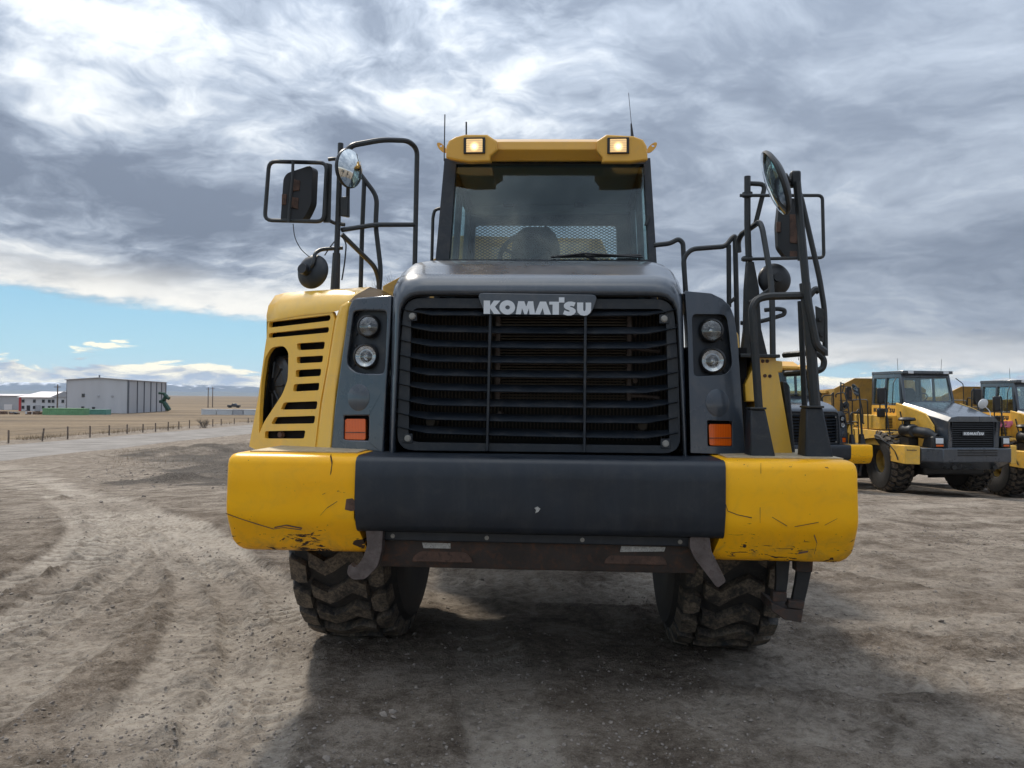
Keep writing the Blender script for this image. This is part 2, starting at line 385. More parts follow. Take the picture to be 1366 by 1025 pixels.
# ------------------------------------------------------------------ mesh building
class MB:
    def __init__(self):
        self.v, self.f, self.mi, self.uvm = [], [], [], 0

    def add(self, verts, faces, mi=0):
        o = len(self.v)
        self.v.extend([tuple(p) for p in verts])
        self.f.extend([tuple(i + o for i in f) for f in faces])
        self.mi.extend([mi] * len(faces))
        return self

    def box(self, c, s, rot=None, mi=0, taper=1.0):
        hx, hy, hz = s[0] / 2, s[1] / 2, s[2] / 2
        vs = []
        for z in (-1, 1):
            t = taper if z > 0 else 1.0
            for x, y in ((-1, -1), (1, -1), (1, 1), (-1, 1)):
                p = Vector((x * hx * t, y * hy * t, z * hz))
                if rot is not None: p = rot @ p
                vs.append(p + Vector(c))
        return self.add(vs, [(3, 2, 1, 0), (4, 5, 6, 7), (0, 1, 5, 4), (1, 2, 6, 5), (2, 3, 7, 6), (3, 0, 4, 7)], mi)

    def box2(self, a, b, mi=0):
        a, b = Vector(a), Vector(b)
        return self.box((a + b) / 2, [abs(q) for q in (b - a)], None, mi)

    def hexa(self, eight, mi=0):
        """bottom ring 4, top ring 4"""
        return self.add(eight, [(3, 2, 1, 0), (4, 5, 6, 7), (0, 1, 5, 4), (1, 2, 6, 5), (2, 3, 7, 6), (3, 0, 4, 7)], mi)

    def tube(self, pts, r, seg=8, fillet=0.0, mi=0, flat=None, closed=False):
        pts = [Vector(p) for p in pts]
        if fillet and len(pts) > 2:
            out = [pts[0]]
            for a, b, c in zip(pts, pts[1:], pts[2:]):
                l = min(fillet, (a - b).length * 0.45, (c - b).length * 0.45)
                p0, p1 = b + (a - b).normalized() * l, b + (c - b).normalized() * l
                for t in (0, 0.25, 0.5, 0.75, 1):
                    out.append(p0 * (1 - t) ** 2 + b * 2 * t * (1 - t) + p1 * t * t)
            out.append(pts[-1])
            pts = out
        rs = r if hasattr(r, '__len__') else None
        n = len(pts)
        tang = [(pts[min(i + 1, n - 1)] - pts[max(i - 1, 0)]).normalized() for i in range(n)]
        ref = Vector((0, 0, 1)) if abs(tang[0].z) < 0.9 else Vector((0, 1, 0))
        nrm = (ref - tang[0] * ref.dot(tang[0])).normalized()
        vs, fs = [], []
        for i in range(n):
            nrm = (nrm - tang[i] * nrm.dot(tang[i])).normalized()
            bi = tang[i].cross(nrm)
            ri = rs[min(i * len(rs) // n, len(rs) - 1)] if rs else r
            for k in range(seg):
                a = 2 * math.pi * (k + 0.5) / seg
                fx, fy = flat if flat else (1, 1)
                vs.append(pts[i] + nrm * math.cos(a) * ri * fx + bi * math.sin(a) * ri * fy)
        for i in range(n - 1):
            for k in range(seg):
                k2 = (k + 1) % seg
                fs.append((i * seg + k, i * seg + k2, (i + 1) * seg + k2, (i + 1) * seg + k))
        fs.append(tuple(range(seg - 1, -1, -1)))
        fs.append(tuple((n - 1) * seg + k for k in range(seg)))
        return self.add(vs, fs, mi)

    def lathe(self, prof, origin, axis, seg=24, mi=0, mis=None):
        """prof: list of (radius, height along axis)"""
        ax = Vector(axis).normalized()
        ref = Vector((0, 0, 1)) if abs(ax.z) < 0.9 else Vector((1, 0, 0))
        u = (ref - ax * ref.dot(ax)).normalized(); w = ax.cross(u)
        o = Vector(origin)
        vs = []
        for r, h in prof:
            for k in range(seg):
                a = 2 * math.pi * k / seg
                vs.append(o + ax * h + (u * math.cos(a) + w * math.sin(a)) * max(r, 1e-5))
        for i in range(len(prof) - 1):
            fs = []
            for k in range(seg):
                k2 = (k + 1) % seg
                fs.append((i * seg + k, i * seg + k2, (i + 1) * seg + k2, (i + 1) * seg + k))
            if i == 0:
                base = len(self.v)
                self.v.extend([tuple(p) for p in vs])
            self.f.extend([tuple(q + base for q in f) for f in fs])
            self.mi.extend([mis[i] if mis else mi] * len(fs))
        return self

    def plate(self, outer, holes, back, mi=0, mi_side=None):
        """flat or nearly flat outline in 3D with holes, thickened by the vector 'back'"""
        loops = [[Vector(p) for p in outer]] + [[Vector(p) for p in h] for h in holes]
        flat = [p for l in loops for p in l]
        tris = tessellate_polygon(loops)
        n = len(flat)
        bk = Vector(back)
        vs = flat + [p + bk for p in flat]
        # orientation: front faces look against 'back'
        fs = []
        for t in tris:
            a, b, c = (flat[i] for i in t)
            if (b - a).cross(c - a).dot(bk) > 0: t = (t[0], t[2], t[1])
            fs.append(tuple(t)); fs.append((t[2] + n, t[1] + n, t[0] + n))
        self.add(vs, fs, mi)
        side = []
        o = 0
        for l in loops:
            k = len(l)
            for i in range(k):
                j = (i + 1) % k
                side.append((o + i, o + j, o + j + n, o + i + n))
            o += k
        base = len(self.v) - len(vs)
        self.f.extend([tuple(i + base for i in f) for f in side])
        self.mi.extend([mi if mi_side is None else mi_side] * len(side))
        return self

    def loft(self, rows, mi=0, closed=False, caps=False):
        o = len(rows[0])
        vs = [p for r in rows for p in r]
        fs = []
        for i in range(len(rows) - 1):
            for k in range(o if closed else o - 1):
                k2 = (k + 1) % o
                fs.append((i * o + k, i * o + k2, (i + 1) * o + k2, (i + 1) * o + k))
        if caps:
            fs.append(tuple(range(o - 1, -1, -1)))
            fs.append(tuple((len(rows) - 1) * o + k for k in range(o)))
        return self.add(vs, fs, mi)

    def build(self, name, mats, parent=None, bevel=0.0, angle=35, smooth=True, fix=True, subsurf=0, segs=2):
        me = bpy.data.meshes.new(name)
        me.from_pydata(self.v, [], self.f)
        if isinstance(mats, str): mats = [mats]
        for m in mats: me.materials.append(M(m))
        if len(mats) > 1:
            me.polygons.foreach_set('material_index', self.mi)
        if fix:
            bm = bmesh.new(); bm.from_mesh(me)
            bmesh.ops.remove_doubles(bm, verts=bm.verts, dist=1e-5)
            bmesh.ops.recalc_face_normals(bm, faces=bm.faces)
            bm.to_mesh(me); bm.free()
        if smooth:
            me.shade_smooth()
            me.set_sharp_from_angle(angle=rad(angle))
        me.update()
        ob = bpy.data.objects.new(name, me)
        COL.objects.link(ob)
        if parent is not None: ob.parent = parent
        if subsurf:
            s = ob.modifiers.new('subsurf', 'SUBSURF'); s.levels = s.render_levels = subsurf
        if bevel:
            b = ob.modifiers.new('bevel', 'BEVEL')
            b.width, b.segments, b.limit_method, b.angle_limit = bevel, segs, 'ANGLE', rad(40)
            b.harden_normals = False
        return ob


def tag(o, label=None, cat=None, group=None, kind=None):
    if label: o['label'] = label
    if cat: o['category'] = cat
    if group: o['group'] = group
    if kind: o['kind'] = kind
    return o


def empty(name, loc=(0, 0, 0), rz=0.0):
    o = bpy.data.objects.new(name, None)
    o.empty_display_size = 0.2
    COL.objects.link(o)
    o.location = loc
    o.rotation_euler = (0, 0, rz)
    return o


KIDS = {}


def copy_tree(o, parent=None):
    c = o.copy()
    COL.objects.link(c)
    if parent is not None: c.parent = parent
    for ch in KIDMAP.get(o.name, []):
        copy_tree(ch, c)
    return c


def refresh_kids():
    global KIDMAP
    KIDMAP = {}
    for ob in SC.objects:
        if ob.parent: KIDMAP.setdefault(ob.parent.name, []).append(ob)


# ------------------------------------------------------------------ noise in numpy
_rng = np.random.RandomState(11)
_perm = _rng.permutation(512).astype(np.int64)
_g = _rng.rand(512) * 2 - 1


def vnoise(x, y):
    xi, yi = np.floor(x).astype(np.int64), np.floor(y).astype(np.int64)
    xf, yf = x - xi, y - yi
    u, v = xf * xf * xf * (xf * (xf * 6 - 15) + 10), yf * yf * yf * (yf * (yf * 6 - 15) + 10)
    def hsh(a, b): return _g[(_perm[(_perm[a & 511] + b) & 511])]
    a, b = hsh(xi, yi), hsh(xi + 1, yi)
    c, d = hsh(xi, yi + 1), hsh(xi + 1, yi + 1)
    return (a + (b - a) * u) + ((c + (d - c) * u) - (a + (b - a) * u)) * v


def fbm(x, y, octs=4, gain=0.5):
    s, a, t = 0, 1.0, 0
    for k in range(octs):
        s = s + a * vnoise(x * 2 ** k + 17.3 * k, y * 2 ** k - 9.1 * k); t += a; a *= gain
    return s / t


# ------------------------------------------------------------------ lie of the land
_R = np.array([0, 9.5, 12, 15, 20, 27, 40, 75, 120, 300, 900, 30000.0])
_Z = np.array([0, 0, -.04, -.17, -.56, -1.16, -1.9, -3.0, -3.35, -3.6, -3.6, -3.6])


def land(x, y):
    """broad height of the yard and the plain below it"""
    return np.interp(np.hypot(x, y), _R, _Z)


def G(px, py, up=0.0):
    """the spot of ground seen at a place in the photograph"""
    d = CF * FPX + CR * (px - 683.0) - CU * (py - 512.5)
    d.normalize()
    t = 1.0
    while t < 25000:
        p = CP + d * t
        if p.z <= float(land(p.x, p.y)) + up:
            lo, hi = t / 1.02 - 0.02, t
            for _ in range(30):
                m_ = (lo + hi) / 2; q = CP + d * m_
                if q.z <= float(land(q.x, q.y)) + up: hi = m_
                else: lo = m_
            return CP + d * hi
        t = t * 1.02 + 0.02
    return CP + d * 25000


def at(px, py, dist):
    """point on the line of sight at a distance in depth"""
    d = CF * FPX + CR * (px - 683.0) - CU * (py - 512.5)
    return CP + d * (dist / d.y)

# ------------------------------------------------------------------ the ground
TRACKS = []     # (points, half width, depth, lightness, tread period)


def track(pix, hw=0.28, depth=0.02, light=0.6, period=0.16, gauge=None):
    pts = [G(*p) for p in pix]
    P = np.array([[p.x, p.y] for p in pts])
    # smooth it
    for _ in range(3):
        Q = [P[0]]
        for a, b in zip(P[:-1], P[1:]):
            Q += [a * .75 + b * .25, a * .25 + b * .75]
        Q.append(P[-1]); P = np.array(Q)
    TRACKS.append((P, hw, depth, light, period))


def build_ground():
    track([(-60, 612), (60, 640), (128, 680), (148, 715), (110, 765), (30, 820), (-80, 880)], 0.20, 0.05, 1.0, 0.20)
    track([(-30, 628), (40, 650), (100, 690), (112, 720), (60, 760), (-40, 800)], 0.18, 0.04, 0.9, 0.20)
    track([(60, 640), (170, 676), (262, 712), (330, 765), (358, 830), (340, 920), (290, 1040)], 0.33, 0.04, 0.95, 0.11)
    track([(200, 700), (262, 745), (285, 800), (270, 870), (215, 960), (150, 1050)], 0.31, 0.04, 0.8, 0.11)
    track([(150, 690), (185, 735), (170, 790), (100, 860), (0, 930), (-60, 970)], 0.30, 0.035, 0.6, 0.11)
    track([(-60, 604), (80, 636), (160, 682), (186, 722), (150, 775), (60, 840), (-60, 905)], 0.17, 0.04, 0.85, 0.14)
    track([(90, 655), (210, 684), (320, 742), (392, 800)], 0.16, 0.035, 0.8, 0.11)
    track([(230, 720), (318, 800), (332, 870), (300, 950), (240, 1050)], 0.17, 0.035, 0.75, 0.11)
    track([(240, 930), (120, 985), (-20, 1030)], 0.22, 0.035, 0.3, 0.12)
    track([(600, 765), (640, 850), (665, 930), (690, 1030)], 0.25, 0.02, 0.5, 0.15)
    track([(1060, 720), (1200, 735), (1380, 745)], 0.45, 0.02, 0.35, 0.2)
    track([(1040, 800), (1200, 830), (1400, 850)], 0.3, 0.03, 0.45, 0.2)
    track([(1090, 750), (1230, 775), (1400, 800)], 0.3, 0.03, 0.40, 0.2)
    track([(1000, 900), (1180, 905), (1400, 900)], 0.3, 0.03, 0.5, 0.2)
    track([(980, 960), (1180, 980), (1400, 985)], 0.3, 0.025, 0.4, 0.2)
    track([(560, 770), (720, 790), (880, 795), (1100, 690), (1300, 672)], 0.5, 0.03, 0.5, 0.2)

    def graded(lo, hi, d0, far_hi, far_lo, g1=1.03, lim1=60.0, g2=1.16):
        mid = list(np.arange(lo, hi + 1e-6, d0))
        up, s, p = [], d0, hi
        while p < far_hi:
            s *= g1 if p < lim1 else g2
            p += s; up.append(p)
        dn, s, p = [], d0, lo
        while p > far_lo:
            s *= g1 if p > -lim1 else g2
            p -= s; dn.append(p)
        return np.array(dn[::-1] + mid + up)

    xs = graded(-4.6, 4.6, 0.026, 24000, -24000)
    ys = graded(2.7, 8.6, 0.026, 24000, -60, 1.022, 70.0)
    X, Y = np.meshgrid(xs, ys)
    Z = land(X, Y)
    R = np.hypot(X, Y)
    near = np.clip((70 - R) / 40, 0, 1)
    # uneven, churned dirt
    Z += near * (0.05 * fbm(X * .35, Y * .35, 3) + 0.034 * fbm(X * 1.3 + 5, Y * 1.3, 3))
    rough = np.clip(fbm(X * .55 + 3, Y * .55 + 9, 3) * 1.8 + .55, 0.10, 1.15)
    fine = np.clip((16 - R) / 8, 0, 1)
    lump = fbm(X * 9, Y * 9, 3, .6)
    # ridges lie along the way the machines drive on the right-hand side
    ang = rad(12)
    A, B = X * math.cos(ang) + Y * math.sin(ang), -X * math.sin(ang) + Y * math.cos(ang)
    right = np.clip((X - 0.6) / 1.6, 0, 1)
    streak = fbm(A * .5, B * 5.5, 4, .55)
    Z += near * right * 0.022 * streak
    track_a = np.zeros_like(X); dark = np.zeros_like(X)
    track_a += 0.30 * right * np.clip(streak * 1.6, -1, 1)
    # tyre tracks
    for P, hw, dep, li, per in TRACKS:
        best = np.full(X.shape, 1e9); arc = np.zeros_like(X); side = np.zeros_like(X)
        box = ((X > P[:, 0].min() - 1.2) & (X < P[:, 0].max() + 1.2) & (Y > P[:, 1].min() - 1.2) & (Y < P[:, 1].max() + 1.2))
        idx = np.where(box)
        xx, yy = X[idx], Y[idx]
        bb = np.full(xx.shape, 1e9); aa = np.zeros_like(xx); sd = np.zeros_like(xx)
        s0 = 0.0
        for a, b in zip(P[:-1], P[1:]):
            dv = b - a; L = math.hypot(*dv)
            if L < 1e-6: continue
            t = np.clip(((xx - a[0]) * dv[0] + (yy - a[1]) * dv[1]) / L ** 2, 0, 1)
            qx, qy = xx - a[0] - t * dv[0], yy - a[1] - t * dv[1]
            dd = np.hypot(qx, qy)
            k = dd < bb
            bb[k] = dd[k]; aa[k] = (s0 + t * L)[k]; sd[k] = (np.sign(dv[0] * qy - dv[1] * qx) * dd)[k]
            s0 += L
        edge_w = hw * (1 + .12 * fbm(xx * 2.2 + 7, yy * 2.2, 3))
        inside = np.clip((edge_w - bb) / (hw * .22), 0, 1); inside = inside * inside * (3 - 2 * inside)
        rim = np.exp(-((bb - hw * 1.12) / (hw * .22)) ** 2)
        patch = np.clip(.55 + 1.5 * fbm(xx * .9 + 31, yy * .9, 3), 0.0, 1)
        tread = np.sin((aa + np.abs(sd) * .5) / per * 2 * math.pi)
        tread = np.clip(tread * 2.2, -1, 1)
        patch2 = np.clip(1.7 * fbm(xx * 1.5 + 11, yy * 1.5, 3) + .36, 0, 1)
        zz = -dep * inside * .45 + dep * .5 * rim * np.clip(.4 + fbm(xx * 6, yy * 6, 2) * 1.8, 0, 1.4) + dep * .26 * inside * tread * patch2
        Z[idx] += zz
        track_a[idx] = np.maximum(track_a[idx], inside * li * (.40 + .60 * patch) * (1 - .6 * patch2 * (tread < -.2)))
        dark[idx] = np.maximum(dark[idx], .35 * li * rim * np.clip(.3 + 1.8 * fbm(xx * 1.1 + 5, yy * 1.1, 3), 0, 1))
    smooth_ = 1 - .75 * np.clip(track_a, 0, 1)
    Z += fine * rough * smooth_ * (0.022 * lump * (1 - .5 * right) + 0.030 * np.maximum(fbm(X * 21, Y * 21, 3, .6), 0) ** 1.2)
    # low bank of dark spoil beside the road on the left
    nz = fbm(X * .8 + 40, Y * .8, 4, .6)
    for (q0, q1, wid, hgt, dk) in ((G(150, 646), G(400, 634), 1.1, .22, 1.0), (G(190, 628), G(420, 612), 2.4, .34, .75), (G(120, 611), G(420, 596), 3.4, .55, .35)):
        dv = np.array([q1.x - q0.x, q1.y - q0.y]); L = np.hypot(*dv)
        t = ((X - q0.x) * dv[0] + (Y - q0.y) * dv[1]) / L ** 2
        dd = ((X - q0.x) * -dv[1] + (Y - q0.y) * dv[0]) / L + nz * wid * .8
        ends = np.clip((t + .12) / .4, 0, 1) * np.clip((1.5 - t) / .4, 0, 1)
        bank = np.exp(-(dd / wid) ** 2) * ends
        Z += bank * hgt * (.75 + 1.0 * nz) + bank * .12 * fbm(X * 3, Y * 3, 3, .6)
        dark = np.maximum(dark, np.clip(np.exp(-((dd + wid * .5) / (wid * 1.1)) ** 2) * ends * (1.05 + 1.4 * nz) * dk, 0, 1))
    # heap of dark spoil: a ragged patch
    pp = [G(*q) for q in ((150, 646), (420, 652), (480, 604), (330, 591), (215, 600), (165, 612), (240, 622), (215, 636))]
    zone = (R > 18) & (R < 95) & (X < 2) & (Y > 10)
    iz = np.where(zone)
    xx = X[iz] + 1.2 * fbm(X[iz] * .5, Y[iz] * .5, 4, .6); yy = Y[iz] + 2.2 * fbm(X[iz] * .45 + 8, Y[iz] * .45, 4, .6)
    ins = np.zeros(xx.shape, bool)
    for a, b in zip(pp, pp[1:] + pp[:1]):
        cr_ = ((a.y > yy) != (b.y > yy)) & (xx < (b.x - a.x) * (yy - a.y) / (b.y - a.y + 1e-12) + a.x)
        ins ^= cr_
    dark[iz] = np.maximum(dark[iz], ins * np.clip(.80 + 1.3 * fbm(xx * .7 + 3, yy * .35, 4, .6), 0, 1))
    nx, ny = len(xs), len(ys)
    co = np.stack([X, Y, Z], -1).reshape(-1, 3)
    i = (np.arange(ny - 1)[:, None] * nx + np.arange(nx - 1)[None, :]).ravel()
    F = np.stack([i, i + 1, i + nx + 1, i + nx], -1)
    me = bpy.data.meshes.new('ground')
    me.vertices.add(len(co)); me.vertices.foreach_set('co', co.ravel())
    me.loops.add(F.size); me.loops.foreach_set('vertex_index', F.ravel().astype(np.int32))
    me.polygons.add(len(F)); me.polygons.foreach_set('loop_start', np.arange(0, F.size, 4, dtype=np.int32))
    for nm, arr in (('track', track_a), ('dark', dark)):
        at_ = me.attributes.new(nm, 'FLOAT', 'POINT'); at_.data.foreach_set('value', arr.ravel().astype(np.float32))
    me.update(calc_edges=True); me.validate()
    me.shade_smooth()
    me.materials.append(M('dirt'))
    ob = bpy.data.objects.new('ground', me); COL.objects.link(ob)
    tag(ob, kind='structure')
    return X, Y, Z


def dirt_materials():
    m, T = new_mat('dirt')
    tc = T.n('ShaderNodeNewGeometry').outputs['Position']
    tr = T.n('ShaderNodeAttribute', attribute_name='track').outputs['Fac']
    dk = T.n('ShaderNodeAttribute', attribute_name='dark').outputs['Fac']
    n0 = T.noise(tc, 0.35, 5, 0.6)
    n1 = T.noise(tc, 2.1, 7, 0.65, 0.4)
    n2 = T.noise(tc, 17.0, 7, 0.7)
    n3 = T.noise(tc, 95.0, 5, 0.75)
    vo = T.n('ShaderNodeTexVoronoi'); T.put(vo.inputs['Vector'], tc); vo.inputs['Scale'].default_value = 46
    peb = T.ss(vo.outputs['Distance'], 0.30, 0.12)
    pebm = T.m('MULTIPLY', peb, T.ss(T.noise(tc, 5.0, 5, 0.65), 0.50, 0.66))
    mixf = T.m('ADD', T.m('MULTIPLY', n1, 0.50), T.m('ADD', T.m('MULTIPLY', n2, 0.35), T.m('MULTIPLY', n3, 0.32)))
    c = T.ramp(mixf, [(0.475, (0.082, 0.063, 0.047)), (0.57, (0.205, 0.168, 0.132)), (0.665, (0.38, 0.325, 0.265))])  # random dirt tone, contrast raised to stand in for small shadows
    c = T.mix(T.m('MULTIPLY', T.ss(n0, 0.35, 0.65), 0.30), c, (0.165, 0.127, 0.094))
    c = T.mix(T.m('MULTIPLY', tr, T.ss(n2, 0.3, 0.62, 0.40, 1.0)), c, (0.53, 0.468, 0.392))
    vc = T.n('ShaderNodeMix', data_type='RGBA'); 
    c = T.mix(T.m('MULTIPLY', pebm, 0.55), c, T.mix(vo.outputs['Color'], (0.17, 0.15, 0.135), (0.36, 0.33, 0.30)))
    c = T.mix(T.m('MULTIPLY', dk, 0.86), c, T.mix(T.ss(n2, 0.4, 0.65), (0.040, 0.034, 0.030), (0.12, 0.105, 0.09)))
    b = pbsdf(T, Base_Color=c, Roughness=0.95)
    b.inputs['Specular IOR Level'].default_value = 0.15
    hgt = T.m('ADD', T.m('MULTIPLY', n2, 1.0), T.m('ADD', T.m('MULTIPLY', n3, 0.45), T.m('MULTIPLY', pebm, 0.5)))
    bump(T, b, hgt, 1.0, 0.045)

    m, T = new_mat('road_gravel')
    tc = T.n('ShaderNodeNewGeometry').outputs['Position']
    n1 = T.noise(tc, 0.4, 6, 0.6); n2 = T.noise(tc, 6.0, 6, 0.7)
    c = T.ramp(T.m('ADD', T.m('MULTIPLY', n1, 0.6), T.m('MULTIPLY', n2, 0.4)), [(0.35, (0.14, 0.125, 0.11)), (0.65, (0.29, 0.265, 0.24))])
    b = pbsdf(T, Base_Color=c, Roughness=0.95); bump(T, b, n2, 0.6, 0.05)

    m, T = new_mat('dry_field')
    tc = T.n('ShaderNodeNewGeometry').outputs['Position']
    n1 = T.noise(T.mapping(tc, (0, 0, 0), (0, 0, rad(15)), (0.25, 1.0, 1)), 0.05, 7, 0.62)
    n2 = T.noise(tc, 0.9, 7, 0.7)
    c = T.ramp(T.m('ADD', T.m('MULTIPLY', n1, 0.65), T.m('MULTIPLY', n2, 0.35)),
               [(0.40, (0.072, 0.048, 0.026)), (0.50, (0.155, 0.105, 0.055)), (0.61, (0.235, 0.168, 0.095))])
    b = pbsdf(T, Base_Color=c, Roughness=0.95); bump(T, b, n2, 0.8, 0.11)

    plain('stone', (0.21, 0.18, 0.152), 0.9, 0, 0, 0.35, 25.0, 0.3, 80)
    plain('straw', (0.20, 0.145, 0.085), 0.9, 0, 0, 0.3, 4.0)
    plain('rock_blue', (0.10, 0.11, 0.13), 0.9)


dirt_materials()
GX, GY, GZ = build_ground()


def ground_z(x, y):
    """height of the built ground (nearest grid row/column)"""
    xs, ys = GX[0], GY[:, 0]
    i = min(max(np.searchsorted(xs, x), 1), len(xs) - 1); j = min(max(np.searchsorted(ys, y), 1), len(ys) - 1)
    fx = (x - xs[i - 1]) / (xs[i] - xs[i - 1]); fy = (y - ys[j - 1]) / (ys[j] - ys[j - 1])
    a = GZ[j - 1, i - 1] * (1 - fx) + GZ[j - 1, i] * fx
    b = GZ[j, i - 1] * (1 - fx) + GZ[j, i] * fx
    return float(a * (1 - fy) + b * fy)


def sheet(name, tuck, far_fn, mat, up, n_across=14, n_along=80):
    """a strip of ground between two lines, draped on the land"""
    mb = MB()
    rows = []
    for j in range(n_across + 1):
        row = []
        for i in range(n_along + 1):
            p = far_fn(i / n_along, j / n_across)
            row.append((p[0], p[1], float(land(p[0], p[1])) + (-.12 if tuck[0] and j == 0 or tuck[1] and j == n_across else up)))
        rows.append(row)
    mb.loft(rows)
    o = mb.build(name, mat, None, fix=True)
    tag(o, kind='structure')
    return o


def lerp_line(pts, t):
    n = len(pts) - 1
    i = min(int(t * n), n - 1); f = t * n - i
    return pts[i] * (1 - f) + pts[i + 1] * f


def build_far_land():
    # gravel road sweeping past on the left, out to the distance on the right
    far_e = [G(-420, 612), G(-120, 602), G(0, 593), G(110, 585), G(220, 576), G(335, 566), G(480, 559)]
    near_e = [G(-520, 668), G(-160, 640), G(0, 618), G(110, 604), G(220, 592), G(335, 580), G(480, 569)]

    def road(t, s):
        a, b = lerp_line(far_e, t), lerp_line(near_e, t)
        return a * (1 - s) + b * s
    sheet('gravel_road', (1, 1), road, 'road_gravel', 0.05, 10, 90)

    # the stubble field beyond the fence
    edge = [G(-900, 640), G(-420, 608), G(-120, 600), G(0, 591), G(110, 582.5), G(220, 573.5), G(335, 564), G(480, 557), G(900, 549), G(1500, 545)]

    def field(t, s):
        a = lerp_line(edge, t)
        s2 = s ** 4
        d = Vector((a.x, a.y, 0)).normalized()
        r0 = math.hypot(a.x, a.y)
        r = r0 * (16000 / r0) ** s if s > 0 else r0
        return d * r
    sheet('stubble_field', (1, 0), field, 'dry_field', 0.08, 60, 120)

    # pebbles and clods lying on the yard
    rng = np.random.RandomState(3)
    base = [Vector(v).normalized() for v in ((1, 0, .1), (.3, .95, 0), (-.8, .6, .1), (-.85, -.5, 0), (.25, -.97, .1), (.1, .1, 1), (0.1, 0, -1))]
    fc = [(0, 1, 5), (1, 2, 5), (2, 3, 5), (3, 4, 5), (4, 0, 5), (1, 0, 6), (2, 1, 6), (3, 2, 6), (4, 3, 6), (0, 4, 6)]
    mb = MB()
    cl = rng.rand(70, 2)
    for k in range(15000):
        y = 2.9 + 11.0 * rng.rand() ** 2.0
        x = (rng.rand() * 2 - 1) * (0.75 * y + 0.8)
        if rng.rand() < .55:
            c = cl[rng.randint(70)]
            yy = 2.9 + 9 * c[1] ** 1.6; xx = (c[0] * 2 - 1) * (0.72 * yy)
            x, y = xx + rng.randn() * .35, yy + rng.randn() * .25
        s = 0.003 + 0.009 * rng.rand() ** 3
        if rng.rand() < .012: s = 0.011 + 0.012 * rng.rand()
        rz = Matrix.Rotation(rng.rand() * 6.28, 3, 'Z') @ Matrix.Rotation(rng.rand() * .8, 3, 'X')
        sc = (s * (0.8 + .7 * rng.rand()), s * (0.7 + .5 * rng.rand()), s * (0.5 + .4 * rng.rand()))
        z = ground_z(x, y)
        mb.add([rz @ Vector((v.x * sc[0] * (1 + .3 * rng.randn() * .5), v.y * sc[1], v.z * sc[2])) + Vector((x, y, z + s * .25)) for v in base], fc)
    o = mb.build('loose_gravel', 'stone', None, smooth=False, fix=False)
    tag(o, 'loose gravel and small clods strewn over the dirt yard', 'gravel', kind='stuff')

    # rubble on the bank
    mb = MB()
    for k in range(2200):
        u = rng.rand() ** .7
        p = G(110 + 280 * u + rng.randn() * 12, 632 - 12 * u + rng.randn() * 12)
        s = 0.012 + 0.035 * rng.rand() ** 4
        rz = Matrix.Rotation(rng.rand() * 6.28, 3, 'Z') @ Matrix.Rotation(rng.rand() * 1.5, 3, 'X')
        z = ground_z(p.x, p.y)
        mb.add([rz @ Vector((v.x * s * (1 + .4 * rng.rand()), v.y * s, v.z * s * .7)) + Vector((p.x, p.y, z + s * .2)) for v in base], fc)
    o = mb.build('rubble', 'stone', None, smooth=False, fix=False)
    tag(o, 'broken stones strewn over the dark earth bank on the left', 'rubble', kind='stuff')

    # dry grass on the bank and along the fence
    mb = MB()

    def blade(p, h, lean):
        a = rng.rand() * 6.28
        w = Vector((math.cos(a), math.sin(a), 0)) * h * .035
        t = Vector((lean * rng.randn(), lean * rng.randn(), h))
        mb.add([p - w, p + w, p + t * .6 + w * .5, p + t], [(0, 1, 2), (0, 2, 3)])
    for k in range(3600):
        u = rng.rand()
        px = 150 + 230 * u + rng.randn() * 8
        py = 612 - 22 * u + rng.randn() * 4.5 + (rng.rand() < .2) * 12
        p = G(px, py)
        z = ground_z(p.x, p.y)
        blade(Vector((p.x, p.y, z - .01)), 0.06 + .20 * rng.rand() ** 2, .08)
    for k in range(5500):
        t = rng.rand()
        p = lerp_line(edge[2:8], t) + Vector((rng.randn() * .9, rng.randn() * .9 + .5, 0))
        if fbm(np.array([p.x * .25]), np.array([p.y * .25]), 2)[0] < -.05: continue
        blade(Vector((p.x, p.y, float(land(p.x, p.y)) + .1)), 0.2 + .45 * rng.rand() ** 2, .12)
    o = mb.build('dry_grass', 'straw', None, smooth=False, fix=False)
    tag(o, 'dry yellow grass tufts along the fence and the bank', 'grass', kind='stuff')


build_far_land()


def build_mountains():
    for nm, dist, hmax, hmin, seed, x0, x1 in (('mountain_range', 17500, 300, 150, 3.3, -17000, 14000), ('foothills', 13500, 95, 40, 9.7, -14000, 12000)):
        n, mrows = 420, 34
        mb = MB()
        xs = np.linspace(x0, x1, n)
        rows = []
        for j in range(mrows):
            v = j / (mrows - 1)
            yy = dist + (v - .5) * 2600
            prof = np.exp(-((v - .5) / .23) ** 2)
            a = fbm(xs / 1500 + seed, np.full(n, yy / 1500), 6, .55)
            ridge = 1 - np.abs(fbm(xs / 900 + seed * 3, np.full(n, yy / 900), 5, .55)) * 2.2
            lowr = .75 + .25 * np.clip((-xs) / 9000, -1, 1)
            hh = prof * (hmin + (hmax - hmin) * np.clip(.35 + .5 * a + .35 * ridge, 0, 1.4)) * lowr
            rows.append([(x, yy, -6 + h) for x, h in zip(xs, hh)])
        mb.loft(rows)
        o = mb.build(nm, 'snowy_rock' if nm == 'mountain_range' else 'foothill', None, angle=180, fix=False)
        tag(o, kind='structure')


